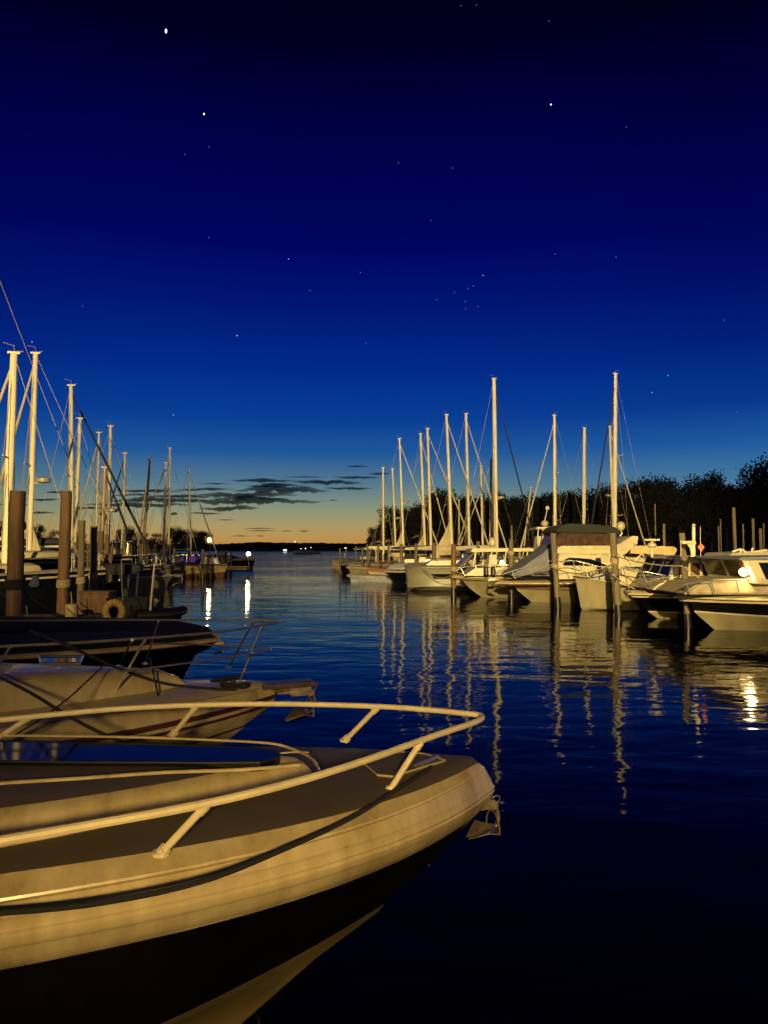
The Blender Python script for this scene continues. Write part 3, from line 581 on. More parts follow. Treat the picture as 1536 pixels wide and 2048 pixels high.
# ------------------------------------------------------------------ sailboats
def sailboat(xt, yt, xb, D, label, side=1, jib=('light', 70), L=None, deckz=1.05, hullm=None, stays=True, spread=(.55,), radar=None, bag=False, boom=True, mr=.085, mm='alu', hd=None, tri=None, bx=None, vane=True, far_stay=None, dome=False):
    """side=+1: bow to the right of the picture. jib=(kind, dx px of its foot)"""
    top = P(xt, yt, D); base = P(xb, 1100, D); H = top.z; L = L or max(7.5, H * .82); B = L * .3
    # +x local = aft ; bow to the right means aft = -X
    a = R(180) if side > 0 else 0
    a += R(hd or 0)
    mastx = L * .40
    ca, sa = math.cos(a), math.sin(a); org = Vector((base.x - ca * mastx, D - sa * mastx, 0))
    th = thing('sailboat', label, 'sailboat', org, a); T = loc_of(th)
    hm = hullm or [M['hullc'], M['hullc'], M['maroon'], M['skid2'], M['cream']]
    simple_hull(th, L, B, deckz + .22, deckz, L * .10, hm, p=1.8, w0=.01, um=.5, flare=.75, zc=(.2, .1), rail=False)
    k = MB(); z0 = deckz + .06; loft(k, [curve(mastx * .62, z0, z0, B * .30, mastx + L * .28, p=2.2, um=.5, w0=.2), curve(mastx * .68, z0 + .3, z0 + .32, B * .27, mastx + L * .27, p=2.2, um=.5, w0=.2), curve(mastx * .75, z0 + .36, z0 + .38, B * .16, mastx + L * .265, p=2.2, um=.5, w0=.2), curve(mastx * .78, z0 + .38, z0 + .4, 0, mastx + L * .26, p=2.2, um=.5)], [0, 0, 0]); cb = k.build('cabin', M['cream'], th)
    for sgn in (-1, 1):
        k = MB()
        for i in range(2): k.box((mastx + .3 + i * 1.0, sgn * (B * .285), z0 + .17), (.7, .03, .12))
        k.build('window', M['glass'], cb)
    zb_ = deckz + .1; lt = T(top); lb = Vector((mastx, 0, zb_))
    bend = [lb.lerp(lt, t) for t in (0, .25, .5, .75, 1)]
    k = MB(); k.tube(bend, [mr, mr, mr, mr * .95, mr * .8], 10, sq=.8); k.box(lt + Vector((0, 0, .03)), (.34, .12, .07)); ms = k.build('mast', M[mm], th)
    for fr_ in spread:
        c = lb.lerp(lt, fr_); k = MB(); hw = H * .055
        k.tube([c + Vector((.12, -hw, .06)), c, c + Vector((.12, hw, .06))], .028, 6); k.build('spreader', M['alu'], ms)
    if vane:
        k = MB(); k.tube([lt, lt + Vector((0, 0, .25)), lt + Vector((.3, 0, .32))], .012, 5); k.tube([lt + Vector((-.25, 0, .10)), lt + Vector((.05, 0, .06))], .02, 5); k.build('wind_vane', M['wire'], ms)
    if boom:
        bz = zb_ + 1.05; k = MB(); k.tube([(mastx + .1, 0, bz), (mastx + L * .36, 0, bz + .05)], .06, 8); k.build('boom', M['alu'], th)
        k = MB(); k.tube([(mastx + .15, 0, bz + .22), (mastx + L * .12, 0, bz + .20), (mastx + L * .25, 0, bz + .15), (mastx + L * .36, 0, bz + .12)], [.16, .2, .15, .08], 10); k.build('sail_cover', M['sailw'] if bag else M['saild'], th)
    if tri:   # tall front of a stowed mainsail: thick triangular cloth up the mast
        hgt, wd, sg = tri; z1 = 1.55; k = MB(); k.prism([(mastx + sg * .12, z1), (mastx + sg * .14, z1 + hgt), (mastx + sg * (.2 + wd * .35), z1 + hgt * .55), (mastx + sg * (.2 + wd), z1), (mastx + sg * wd * .5, z1 - .12)], -.16, .16, inset=.07); k.build('stowed_sail', M['sail'], th, bevel=.03)
    def stay(p, q, r, nm, m, n=6): return MB().tube([p, q], r, n).build(nm, M[m], th)
    bowp = Vector((.15, 0, deckz + .3)); stern = Vector((L - .1, 0, deckz + .1))
    if jib:
        kind, dx = jib; foot = T(P(xb + dx, 1098, D)); foot.y = 0; foot.z = deckz + .45; hd_ = lb.lerp(lt, .965)
        if kind == 'light': MB().tube([hd_, hd_.lerp(foot, .5), foot], [.035, .062, .075], 8).build('furled_jib', M['sailw'], th)
        elif kind == 'dark':
            MB().tube([hd_, hd_.lerp(foot, .4), foot], [.03, .055, .06], 8).build('furled_jib', M['saild'], th)
        else: stay(hd_, foot, .014, 'forestay', 'wire')
        # the other end
        dx2 = -dx * .95 if far_stay is None else far_stay
        ft2 = T(P(xb + dx2, 1098, D)); ft2.y = 0; ft2.z = deckz + .2; stay(lt, ft2, .010, 'backstay', 'wire')
    if stays:
        for sg in (-1, 1):
            hw = H * .055; c = lb.lerp(lt, spread[0] if spread else .5) + Vector((.12, sg * hw, .06)); ch = Vector((mastx + .15, sg * B * .46, deckz + .1))
            MB().tube([ch, c, lb.lerp(lt, .95)], .010, 5).build('shroud', M['wire'], th); stay(Vector((mastx + .45, sg * B * .46, deckz + .1)), lb.lerp(lt, (spread[0] if spread else .5) - .02), .009, 'shroud', 'wire')
    for q_ in (.35, -.22): stay(lb.lerp(lt, .97), Vector((mastx + q_, .25 * (1 if q_ > 0 else -1), deckz + .3)), .008, 'halyard', 'ropet')
    if radar is not None:
        c = T(P(xb, radar, D)); c.x = lb.lerp(lt, (c.z - lb.z) / max(.1, lt.z - lb.z)).x; c.y = 0
        k = MB(); k.tube([c, c + Vector((-.38, 0, 0))], .03, 6); k.tube([c + Vector((-.42, 0, .02)), c + Vector((-.42, 0, .05)), c + Vector((-.42, 0, .18)), c + Vector((-.42, 0, .22))], [.22, .26, .26, .16], 14); k.build('radar', M['cream'], ms)
    # pulpit
    k = MB(); zz = deckz + .22
    k.tube([(L * .14, B * .22, zz + .5), (.1, .1, zz + .58), (.1, -.1, zz + .58), (L * .14, -B * .22, zz + .5)], .018, 6)
    for p in ((L * .14, B * .22), (.25, .1), (.25, -.1), (L * .14, -B * .22)): k.tube([(p[0], p[1], zz - .05), (p[0], p[1], zz + .52)], .016, 6)
    k.build('pulpit', M['steel'], th)
    return th
navyh = [M['navy'], M['navy'], M['cream'], M['skid2'], M['cream']]
# left row, near to far
sailboat(28, 708, 12, 21, 'nearest left sailboat with the thickest, yellow-lit mast', 1, ('light', -120), L=7, deckz=1.5, hullm=navyh, mr=.125, spread=(.52,), far_stay=150, hd=20, mm='alu')
sailboat(71, 708, 58, 27, 'dark-hulled left sailboat whose mast carries a white radar and a pale stowed sail', 1, ('light', -90), L=9.5, deckz=1.85, hullm=navyh, mr=.11, radar=966, tri=(1.55, .55, -1), spread=(.45,), far_stay=190, hd=12)
sailboat(-60, 380, -60, 30, 'left sailboat with its mast outside the picture and one long thin stay inside', 1, ('wire', 271), L=12, deckz=1.1, hullm=navyh, mr=.12, hd=12, far_stay=-200)
sailboat(142, 772, 143, 33, 'left sailboat with a pale mast and a long dark furled jib slanting right', 1, ('dark', 165), L=10, deckz=1.3, hullm=navyh, mr=.105, spread=(.5,), far_stay=-80, hd=15)
sailboat(160, 838, 148, 36, 'small left sailboat whose pale mast leans close behind the dark-jib boat', 1, ('wire', 95), L=8, mr=.10, hd=15, mm='alu', far_stay=-70)
sailboat(198, 866, 190, 44, 'left sailboat with a mast just left of the white-masted one', 1, ('light', -52), L=9, mr=.08, hd=15)
sailboat(221, 853, 216, 43, 'white-masted left sailboat with a tan stowed sail at the mast foot', 1, ('wire', 80), L=10, mr=.105, tri=(1.3, .6, -1), hd=12, spread=(.6, .3))
sailboat(210, 936, 201, 34, 'low golden wooden-masted left sailboat with a white radar', 1, ('dark', 80), L=7.5, mr=.11, mm='goldm', radar=1025, boom=False, hd=15)
sailboat(250, 907, 243, 50, 'left sailboat with a slim mast right of the white-masted one', 1, ('dark', -55), L=9, mr=.085, hd=12)
sailboat(300, 920, 284, 55, 'left sailboat with a golden leaning mast', 1, ('light', -12), L=9, mr=.10, mm='goldm', hd=12, radar=None, far_stay=60)
sailboat(332, 926, 327, 61, 'left sailboat with twin slanting furled jibs', 1, ('light', -70), L=9.5, mr=.10, hd=10, far_stay=-40)
sailboat(340, 897, 337, 61.5, 'tallest far-left sailboat with a triangular tan stowed sail', 1, ('wire', 60), L=10, mr=.10, hd=10, tri=(1.5, .7, -1), radar=1030)
sailboat(378, 938, 383, 72, 'last left sailboat, its forestay ending at the shore lamp', 1, ('light', 52), L=10, mr=.075, hd=5)
# right row
sailboat(766, 936, 767, 77, 'leftmost right-hand sailboat mast, over the open channel', 1, ('wire', 22), mr=.11, hd=-4)
sailboat(785, 938, 792, 79, 'second mast from the left in the right-hand row', 1, ('wire', 30), mr=.10, hd=-4, radar=1038)
sailboat(799, 878, 808, 69, 'third right-hand mast from the left, with a pale triangular stowed sail', 1, ('light', 76), mr=.10, tri=(2.6, 1.2, 1), radar=1005, hd=-4, bag=True)
sailboat(841, 868, 851, 70, 'fourth right-hand mast from the left, with a brown triangular stowed sail', 1, ('light', 55), mr=.13, tri=(2.4, 1.2, 1), hd=-4, bag=True)
sailboat(855, 858, 863, 66, 'right-hand sailboat carrying a white radar high on its mast', 1, ('light', 92), mr=.12, radar=985, hd=-4)
sailboat(893, 830, 905, 62, 'right-hand sailboat with a tall mast and a wide bright stowed sail', 1, ('light', 80), mr=.13, tri=(3.4, 1.7, 1), hd=-4, bag=True)
sailboat(932, 828, 939, 63, 'tall right-hand mast just left of the tallest central one', 1, ('light', 80), mr=.13, hd=-4)
sailboat(918, 1000, 918, 90, 'shortest thin mast far back between two tall right-hand masts', 1, ('wire', 20), L=7.5, mr=.10, hd=-4, vane=False)
sailboat(962, 932, 966, 76, 'shorter right-hand mast with its jib slanting down left', -1, ('light', -58), mr=.13, hd=4)
sailboat(982, 920, 980, 77, 'short mast hidden close beside the tallest central one', -1, ('light', -68), mr=.13, hd=4)
sailboat(988, 758, 993, 56, 'tallest central sailboat with a long dark furled jib to the right', 1, ('dark', 84), L=12.5, mr=.165, radar=998, spread=(.62, .33), hd=-4, bag=True)
sailboat(1109, 831, 1110, 60, 'sailboat whose pale jib crosses down left over the blue-grey cabin', -1, ('light', -75), L=11, mr=.14, spread=(.6, .28), hd=3, far_stay=75)
sailboat(1169, 856, 1167, 67, 'sailboat with a thick lone mast and one wide spreader behind the green bimini', -1, ('wire', -68), L=11, mr=.17, spread=(.38,), hd=3)
sailboat(1220, 853, 1229, 68, 'leaning mast tucked close beside the tallest right-hand mast', -1, ('light', 70), L=11, mr=.14, spread=(.4,), hd=3, far_stay=-60, radar=993)
sailboat(1231, 748, 1229, 54, 'tallest sailboat on the far right with long white spreaders', -1, ('dark', -66), L=13, mr=.155, spread=(.56, .25), hd=14, far_stay=95)
sailboat(1062, 975, 1045, 75, 'slim slanting mast rising left of the blue-grey cabin', -1, ('wire', -25), L=9, mr=.07, hd=3)
# ------------------------------------------------------------------ right-hand motorboats
def rboat(label, tx, ty, D, L, B, zs, ov, mats, name='motorboat', cat='motorboat', **kw):
    p = P(tx, ty, D); th = thing(name, label, cat, (p.x, D, 0), 0); simple_hull(th, L, B, p.z, zs, ov, mats, **kw)
    def S_(pts, Dn=D - B * .35): return [((P(x, y, Dn).x - p.x), P(x, y, Dn).z) for x, y in pts]
    return th, S_
def block(th, name, poly, hw, m, inset=.06, bevel=.03): return MB().prism(poly, -hw, hw, 0, inset).build(name, m, th, bevel=bevel)
def pane(par, polys, hw, inset, zmin, m, name='window'):
    for poly in polys:
        for sg in (-1, 1):
            k = MB(); n = len(poly); vs = []
            for e in (.012, -.03):
                for x, z in poly: vs.append((x, sg * (hw - inset * (z - zmin) + e), z))
            k.add(vs, [tuple(range(n)), tuple(range(2 * n - 1, n - 1, -1))] + [(i, (i + 1) % n, n + (i + 1) % n, n + i) for i in range(n)]); k.build(name, m, par, smooth=0)
def rails(th, S_, segs, hw, top=None, r=.018, m='steel'):
    for a, b in segs:
        (x0, z0), (x1, z1) = S_([a, b]); MB().tube([(x0, -hw, z0), (x1, -hw - .02, z1)], r, 6).build('stanchion', M[m], th)
    if top:
        q = S_(top); MB().tube(interp([(x, -hw - .02, z) for x, z in q], 3) + [Vector((q[0][0], -hw, q[0][1]))][:0], r, 6).build('railing', M[m], th)
        MB().tube(interp([(x + .1, hw + .02, z) for x, z in q], 3), r, 6).build('railing', M[m], th)
def front_panes(par, S_, bot, top, hw, n, m, gap=.12, inset=.05, name='window'):
    (xb, zb), (xt, zt) = S_([bot, top]); dx = (xt - xb); dz = zt - zb; nx = Vector((-dz, 0, dx)).normalized()
    for i in range(n):
        y0 = -hw + (2 * hw) * (i + gap) / n; y1 = -hw + (2 * hw) * (i + 1 - gap) / n; vs = []
        for e in (.012, -.03):
            for (t, y) in ((.14, y0), (.14, y1), (.90, y1 * .94), (.90, y0 * .94)): vs.append(Vector((xb + dx * t, y, zb + dz * t)) + nx * e)
        k = MB(); k.add(vs, [(0, 1, 2, 3), (7, 6, 5, 4)] + [(j, (j + 1) % 4, 4 + (j + 1) % 4, 4 + j) for j in range(4)]); k.build(name, m, par, smooth=0)
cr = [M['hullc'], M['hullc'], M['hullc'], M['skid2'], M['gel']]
# grey plumb hull
g1, S1 = rboat('grey square-ended hull with a dark slanted side window', 811, 1132, 40.5, 13, 4.2, 1.35, .12, [M['grey'], M['grey'], M['grey'], M['skid2'], M['grey']], stripe=False, p=7, w0=.55, um=.25, zc=(.3, .25), flare=.97, chine_x=.08)
pane(g1, [S1([(862, 1148), (905, 1148), (898, 1157), (868, 1157)], 38.4)], 2.075, 0, 0, M['glass'])
pane(g1, [S1([(815, 1172.5), (945, 1172.5), (945, 1174), (815, 1174)], 38.4)], 2.07, 0, 0, M['dark'], 'boot_stripe')
block(g1, 'cabin', S1([(850, 1134), (862, 1122), (930, 1120), (945, 1134)]), 1.2, M['cream'])
# hardtop cruiser
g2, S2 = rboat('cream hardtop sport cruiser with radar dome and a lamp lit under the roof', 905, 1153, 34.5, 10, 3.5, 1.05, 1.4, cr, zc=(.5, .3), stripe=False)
q = S2([(928, 1152), (950, 1137), (1062, 1132), (1075, 1152)]); tr_ = block(g2, 'cabin', q, 1.15, M['cream'])
q = S2([(920, 1133), (946, 1106), (950, 1106), (926, 1134)]); block(g2, 'windshield', q, 1.05, M['wind'], bevel=0)
q = S2([(940, 1104), (946, 1097), (1066, 1096), (1068, 1103)]); block(g2, 'hardtop', q, 1.3, M['cream'], inset=0)
for xx in (951, 983, 1012, 1055):
    q = S2([(xx - 6, 1134), (xx, 1103), (xx + 2.5, 1103), (xx - 3, 1134)])
    for sg in (-1, 1): MB().prism(q, sg * 1.1 - .04, sg * 1.1 + .04).build('roof_post', M['cream'], g2)
q = S2([(984, 1104), (998, 1104), (998, 1134), (982, 1134)]); block(g2, 'helm_seat', q, .5, M['cream'])
c = S2([(993, 1084)])[0]; k = MB(); k.tube([(c[0], 0, c[1] - .3), (c[0], 0, c[1] - .12)], .05, 8); k.ell((c[0], 0, c[1]), (.2, .2, .24)); k.build('satellite_dome', M['cream'], g2)
rails(g2, S2, [((922, 1136), (930, 1152)), ((950, 1130), (956, 1150)), ((980, 1130), (985, 1150))], 1.2, [(912, 1142), (925, 1135), (955, 1131), (1010, 1131)])
for xx in (970, 984):
    q = S2([(xx, 1143)])[0]; k = MB(); k.tube([(q[0], -1.55, q[1] + .22), (q[0], -1.55, q[1] + .16), (q[0], -1.57, q[1] - .14), (q[0], -1.57, q[1] - .2)], [.04, .11, .12, .05], 10); o = k.build('fender', M['black']); o.location = g2.location; tag(o, 'black fender hung on the rail of the cream hardtop cruiser, %s of the pair' % ('left' if xx == 970 else 'right'), 'fender')
# maroon striped flybridge
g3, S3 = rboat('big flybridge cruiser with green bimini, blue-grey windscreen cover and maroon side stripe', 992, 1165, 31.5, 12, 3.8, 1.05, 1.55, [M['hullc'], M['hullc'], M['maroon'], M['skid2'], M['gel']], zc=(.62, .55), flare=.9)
block(g3, 'forward_cover', S3([(1020, 1152), (1055, 1128), (1088, 1106), (1112, 1084), (1150, 1084), (1150, 1152)]), 1.35, M['bluec'], .10, .06)
cb = block(g3, 'cabin', S3([(1105, 1158), (1120, 1098), (1240, 1098), (1262, 1158)]), 1.55, M['cream'])
z0 = S3([(1105, 1158)])[0][1]
pane(cb, [S3([(1124, 1131), (1128, 1119), (1136, 1115), (1180, 1118), (1205, 1128), (1212, 1132)])], 1.55, .06, z0, M['glass'])
bd = block(g3, 'flybridge', S3([(1108, 1107), (1116, 1092), (1228, 1091), (1262, 1074), (1272, 1074), (1262, 1094), (1245, 1110)]), 1.62, M['cream'], .03, .05)
pane(bd, [S3([(1122, 1098), (1180, 1097), (1230, 1098), (1230, 1100), (1122, 1100)])], 1.62, .03, S3([(0, 1110)])[0][1], M['tan'], 'side_moulding')
en = block(g3, 'clear_curtains', S3([(1106, 1091), (1122, 1058), (1236, 1060), (1234, 1091)]), 1.35, M['wind'], .05, .02)
for xx in (1110, 1132, 1158, 1176, 1204, 1232):
    q = S3([(xx - 3, 1091), (xx + 3, 1059), (xx + 5, 1059), (xx - 1, 1091)]); pane(en, [q], 1.36, .05, q[0][1], M['greenc'], 'curtain_seam')
block(g3, 'bimini', S3([(1110, 1062), (1122, 1052), (1140, 1047), (1190, 1049), (1228, 1054), (1242, 1063), (1240, 1067), (1112, 1065)]), 1.5, M['greenc'], .15, .05)
ar = block(g3, 'radar_arch', S3([(1228, 1092), (1262, 1072), (1274, 1072), (1272, 1090), (1266, 1090), (1266, 1080), (1240, 1094)]), 1.5, M['cream'], .0, .02)
c = S3([(1256, 1051)])[0]; k = MB(); k.ell((c[0], -.4, c[1]), (.19, .19, .21)); k.tube([(c[0], -.4, c[1] - .18), (c[0] + .05, -.4, c[1] - .32), (c[0] - .05, -.4, c[1] - .45)], .045, 8); k.ell((c[0] - .28, -.4, c[1] - .30), (.20, .2, .07)); k.build('satellite_dome', M['cream'], ar)
rails(g3, S3, [((1023, 1143), (1030, 1158)), ((1058, 1135), (1064, 1152)), ((1123, 1115), (1133, 1142)), ((1131, 1115), (1138, 1142))], 1.4, [(1000, 1150), (1030, 1140), (1065, 1130), (1100, 1122), (1131, 1115)])
anchor(g3, .0, .93, 1.0)
# lit tackle rack boat behind
g3b, S3b = rboat('small centre-console boat with white rod rack behind the blue-grey cover', 1052, 1125, 41, 7, 2.4, .9, .8, cr)
block(g3b, 'hardtop', S3b([(1070, 1058), (1074, 1054), (1116, 1053), (1117, 1058)]), .9, M['cream'], 0, .01)
for i, xx in enumerate((1077, 1086, 1096, 1106, 1114)):
    q = S3b([(xx, 1057), (xx - 2, 1088)]); MB().tube([(q[0][0], -.8, q[0][1]), (q[1][0], -.8, q[1][1])], .045, 6).build('roof_post', M['cream'], g3b)
block(g3b, 'console', S3b([(1076, 1112), (1080, 1072), (1112, 1072), (1114, 1112)]), .6, M['cream'])
c = S3b([(1096, 1046)])[0]; k = MB(); k.ell((c[0], 0, c[1]), (.22, .22, .2)); k.tube([(c[0], 0, c[1] + .1), (c[0] + .15, 0, c[1] + .8)], .03, 6); k.ell((c[0] + .17, 0, c[1] + .9), (.12, .05, .12)); k.build('radar', M['cream'], g3b)
# upright bow
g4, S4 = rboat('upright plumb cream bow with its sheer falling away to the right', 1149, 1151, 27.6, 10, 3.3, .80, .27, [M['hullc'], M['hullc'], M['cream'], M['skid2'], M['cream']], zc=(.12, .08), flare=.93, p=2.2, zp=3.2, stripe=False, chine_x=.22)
block(g4, 'tarpaulin', S4([(1193, 1162), (1198, 1151), (1215, 1149), (1232, 1152), (1238, 1165)]), .6, M['cover'], .3, .05)
block(g4, 'cabin', S4([(1232, 1172), (1240, 1140), (1330, 1136), (1345, 1172)]), 1.2, M['cream'])
rails(g4, S4, [((1156, 1123), (1162, 1148)), ((1169, 1130), (1175, 1148)), ((1175, 1125), (1186, 1155)), ((1188, 1135), (1194, 1157)), ((1212, 1132), (1222, 1158)), ((1203, 1134), (1210, 1158))], .5, [(1130, 1126), (1156, 1122), (1175, 1125), (1200, 1132), (1225, 1137)])
# canvas-awning boat behind
g4b, S4b = rboat('cream boat under a long tan canvas awning behind the upright bow', 1195, 1128, 34, 10, 3.4, .95, .9, cr)
block(g4b, 'awning', S4b([(1232, 1099), (1262, 1091), (1345, 1093), (1352, 1098), (1346, 1111), (1300, 1108), (1240, 1106)]), 1.4, M['tan'], .10, .03)
block(g4b, 'cabin', S4b([(1225, 1138), (1240, 1116), (1300, 1114), (1350, 1122), (1360, 1138)]), 1.2, M['cream'])
for a, b in (((1243, 1104), (1262, 1128)), ((1262, 1128), (1283, 1106)), ((1280, 1106), (1305, 1130)), ((1305, 1106), (1290, 1128)), ((1330, 1108), (1312, 1130))):
    q = S4b([a, b]); MB().tube([(q[0][0], -1.3, q[0][1]), (q[1][0], -1.3, q[1][1])], .03, 6).build('awning_strut', M['alu'], g4b)
# black bow 1
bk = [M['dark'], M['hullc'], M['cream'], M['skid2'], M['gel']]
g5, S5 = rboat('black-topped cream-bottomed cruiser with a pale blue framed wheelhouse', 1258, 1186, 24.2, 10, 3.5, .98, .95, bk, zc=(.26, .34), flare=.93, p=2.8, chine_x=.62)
cb = block(g5, 'wheelhouse', S5([(1335, 1160), (1352, 1117), (1440, 1117), (1440, 1165), (1335, 1168)]), 1.4, M['cream'], .05)
block(g5, 'foredeck_trunk', S5([(1305, 1180), (1325, 1164), (1350, 1156), (1440, 1152), (1440, 1180)]), 1.2, M['cream'], .1)
z0 = S5([(0, 1168)])[0][1]
fb = MB(); (xb, zb), (xt, zt) = S5([(1334, 1158), (1352, 1117)]); fb.add([(xb - .02, -1.38, zb), (xb - .02, 1.38, zb), (xt - .02, 1.3, zt), (xt - .02, -1.3, zt), (xb + .03, -1.38, zb), (xb + .03, 1.38, zb), (xt + .03, 1.3, zt), (xt + .03, -1.3, zt)], [(0, 1, 2, 3), (7, 6, 5, 4), (0, 4, 5, 1), (1, 5, 6, 2), (2, 6, 7, 3), (3, 7, 4, 0)]); fb.build('windshield_frame', M['cover'], g5)
front_panes(cb, lambda p: [(q[0] - .03, q[1]) for q in S5(p)], (1334, 1158), (1352, 1117), 1.32, 3, M['glass'], gap=.09)
pane(cb, [S5(p) for p in ([(1357, 1126), (1372, 1126), (1371, 1150), (1352, 1150)], [(1377, 1126), (1395, 1126), (1395, 1150), (1377, 1150)], [(1401, 1126), (1418, 1126), (1418, 1150), (1401, 1150)])], 1.405, .05, z0, M['wind'])
block(g5, 'roof', S5([(1340, 1118), (1348, 1113), (1440, 1112), (1441, 1118)]), 1.5, M['cream'], 0, .02)
c = S5([(1332, 1079)])[0]; k = MB(); k.box((c[0], 0, c[1]), (.52, .1, .07)); k.tube([(c[0], 0, c[1] - .05), (c[0], 0, c[1] - .12)], .05, 8); k.ell((c[0], 0, c[1] - .18), (.16, .16, .1)); k.tube([(c[0], 0, c[1] - .25), (c[0], 0, c[1] - .6)], .05, 8); k.build('radar', M['cream'], g5, bevel=.01)
rails(g5, S5, [((1252, 1136), (1262, 1180)), ((1290, 1143), (1300, 1172)), ((1328, 1150), (1334, 1165))], 1.0, [(1246, 1148), (1252, 1136), (1290, 1143), (1328, 1150), (1350, 1153)])
anchor(g5, .12, .88, .7, M['steel'])
# black bow 2
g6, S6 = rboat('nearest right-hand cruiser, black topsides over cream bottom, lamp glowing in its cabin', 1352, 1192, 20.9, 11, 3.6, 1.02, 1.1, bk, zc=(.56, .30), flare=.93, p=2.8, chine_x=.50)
M['cover2'] = mat('wrinkled_tan_cover', (.26, .22, .13), .8, scale=5, bump=1.0, var=.3, stretch=(1, 2, 1))
block(g6, 'foredeck_cover', S6([(1372, 1190), (1400, 1170), (1440, 1160), (1600, 1156), (1600, 1190)]), 1.1, M['cover2'], .25, .05)
rails(g6, S6, [((1372, 1168), (1380, 1190)), ((1420, 1162), (1428, 1186)), ((1470, 1160), (1476, 1184))], 1.3, [(1360, 1174), (1372, 1167), (1420, 1162), (1500, 1160)])
cb = block(g6, 'cabin', S6([(1505, 1160), (1484, 1117), (1760, 1114), (1760, 1168), (1505, 1168)]), 1.42, M['cream'], .05)
z0 = S6([(0, 1168)])[0][1]
front_panes(cb, S6, (1505, 1160), (1484, 1117), 1.38, 2, M['wind'], gap=.07)
pane(cb, [S6([(1512, 1125), (1545, 1125), (1552, 1158), (1526, 1158)]), S6([(1560, 1125), (1620, 1125), (1620, 1158), (1566, 1158)])], 1.42, .05, z0, M['glass'])
block(g6, 'roof', S6([(1466, 1119), (1474, 1114), (1760, 1111), (1760, 1117)]), 1.52, M['bluec'], 0, .02)
q = S6([(1427, 1114), (1427, 1052)]); k = MB(); k.tube([(q[0][0], 0, q[0][1]), (q[1][0], 0, q[1][1])], .05, 8); a = S6([(1402, 1084), (1430, 1084)]); k.box(((a[0][0] + a[1][0]) / 2, 0, a[0][1]), (.40, .1, .08)); a2 = S6([(1400, 1080), (1400, 1113)]); k.tube([(a2[0][0], 0, a2[0][1]), (a2[1][0], 0, a2[1][1])], .012, 6)
a = S6([(1412, 1088), (1418, 1096), (1421, 1106), (1421, 1114), (1428, 1114), (1428, 1088)]); k.prism(a, -.03, .03); k.ell((q[1][0], 0, q[1][1] + .05), (.05, .05, .06)); k.build('signal_mast', M['cream'], g6)
a = S6([(1442, 1086), (1450, 1094), (1443, 1104), (1435, 1094)]); MB().prism(a, -.02, .02).build('red_diamond_shape', M['sign'], g6, bevel=.004)
q = S6([(1442, 1050), (1443, 1114)]); MB().tube([(q[0][0], .03, q[0][1]), (q[1][0], .03, q[1][1])], .01, 6).build('antenna', M['cream'], g6)
# right roof clutter of the boat behind
g7, S7 = rboat('cream cruiser mostly hidden at the right edge, roof rails above its neighbour', 1452, 1128, 27, 9, 3.2, .98, .9, cr)
block(g7, 'cabin', S7([(1450, 1135), (1465, 1106), (1600, 1100), (1600, 1135)]), 1.1, M['cream'])
k = MB()
for a, b in (((1488, 1098), (1500, 1106)), ((1500, 1106), (1540, 1100)), ((1486, 1110), (1488, 1098)), ((1470, 1104), (1488, 1098)), ((1508, 1108), (1512, 1096))):
    q = S7([a, b]); k.tube([(q[0][0], -.9, q[0][1]), (q[1][0], -.9, q[1][1])], .035, 6)
k.build('roof_rack', M['alu'], g7)
# far end small boats
def small(label, tx, ty, D, L, B, zs, ov, mats, cov=None, hd=0, **kw):
    th, S_ = rboat(label, tx, ty, D, L, B, zs, ov, mats, stripe=kw.pop('stripe', False), **kw); th.rotation_euler.z = R(hd)
    if cov: z = zs; k = MB(); loft(k, [curve(.1, z + .05, z + .03, B * .45, L * .7, p=2.2, um=.4, w0=.1), curve(.4, z + .3, z + .35, B * .33, L * .65, p=2.2, um=.4, w0=.1), curve(.8, z + .45, z + .5, 0, L * .6)], [0, 0]); k.build('boat_cover', cov, th)
    return th, S_
small('navy-hulled boat with crumpled pale cover beside the grey hull', 769, 1143, 46, 7, 2.8, .95, .7, [M['navy'], M['navy'], M['cream'], M['skid2'], M['cream']], M['cover'], 8)
small('white hull with a red stripe below its deck at the far end', 731, 1138, 52, 8, 2.7, .75, .5, [M['cream'], M['cream'], M['red'], M['skid2'], M['red']], None, 6, stripe=True)
small('pale blue-white dinghy low on the water at the far right-dock end', 694, 1150, 50, 3.6, 1.5, .42, .3, [M['cover'], M['cover'], M['cover'], M['cover'], M['cover']], None, -12)
small('cream open boat behind the pale blue-white dinghy', 693, 1134, 57, 6, 2.2, .75, .5, cr, None, 5)
small('dark dinghy by the outermost piling of the right dock', 677, 1128, 64, 5, 2.0, .8, .4, dk, M['bluec'], -8)
g8, S8 = small('cream boat under a flat pale awning among the far right pilings', 730, 1128, 60, 8, 2.7, .9, .6, cr)
block(g8, 'awning', S8([(735, 1097), (738, 1092), (781, 1094), (782, 1098)]), 1.1, M['sail'], 0, .02)
for xx in (738, 752, 766, 779):
    q = S8([(xx, 1096), (xx, 1124)]); MB().tube([(q[0][0], -1, q[0][1]), (q[1][0], -1, q[1][1])], .03, 6).build('awning_post', M['alu'], g8)
g9, S9 = small('boat with a small green canopy left of the grey hull', 790, 1128, 52, 7.5, 2.6, .95, .6, cr)
block(g9, 'canopy', S9([(806, 1118), (812, 1108), (832, 1108), (840, 1118)]), .9, M['greenc'], .1, .03)
block(g9, 'cabin', S9([(796, 1128), (806, 1114), (850, 1114), (860, 1128)]), .8, M['cream'])
small('red-covered small boat far out by the thin right-hand pilings', 706, 1122, 66, 5.5, 2.0, .8, .4, cr, M['red'], 0)
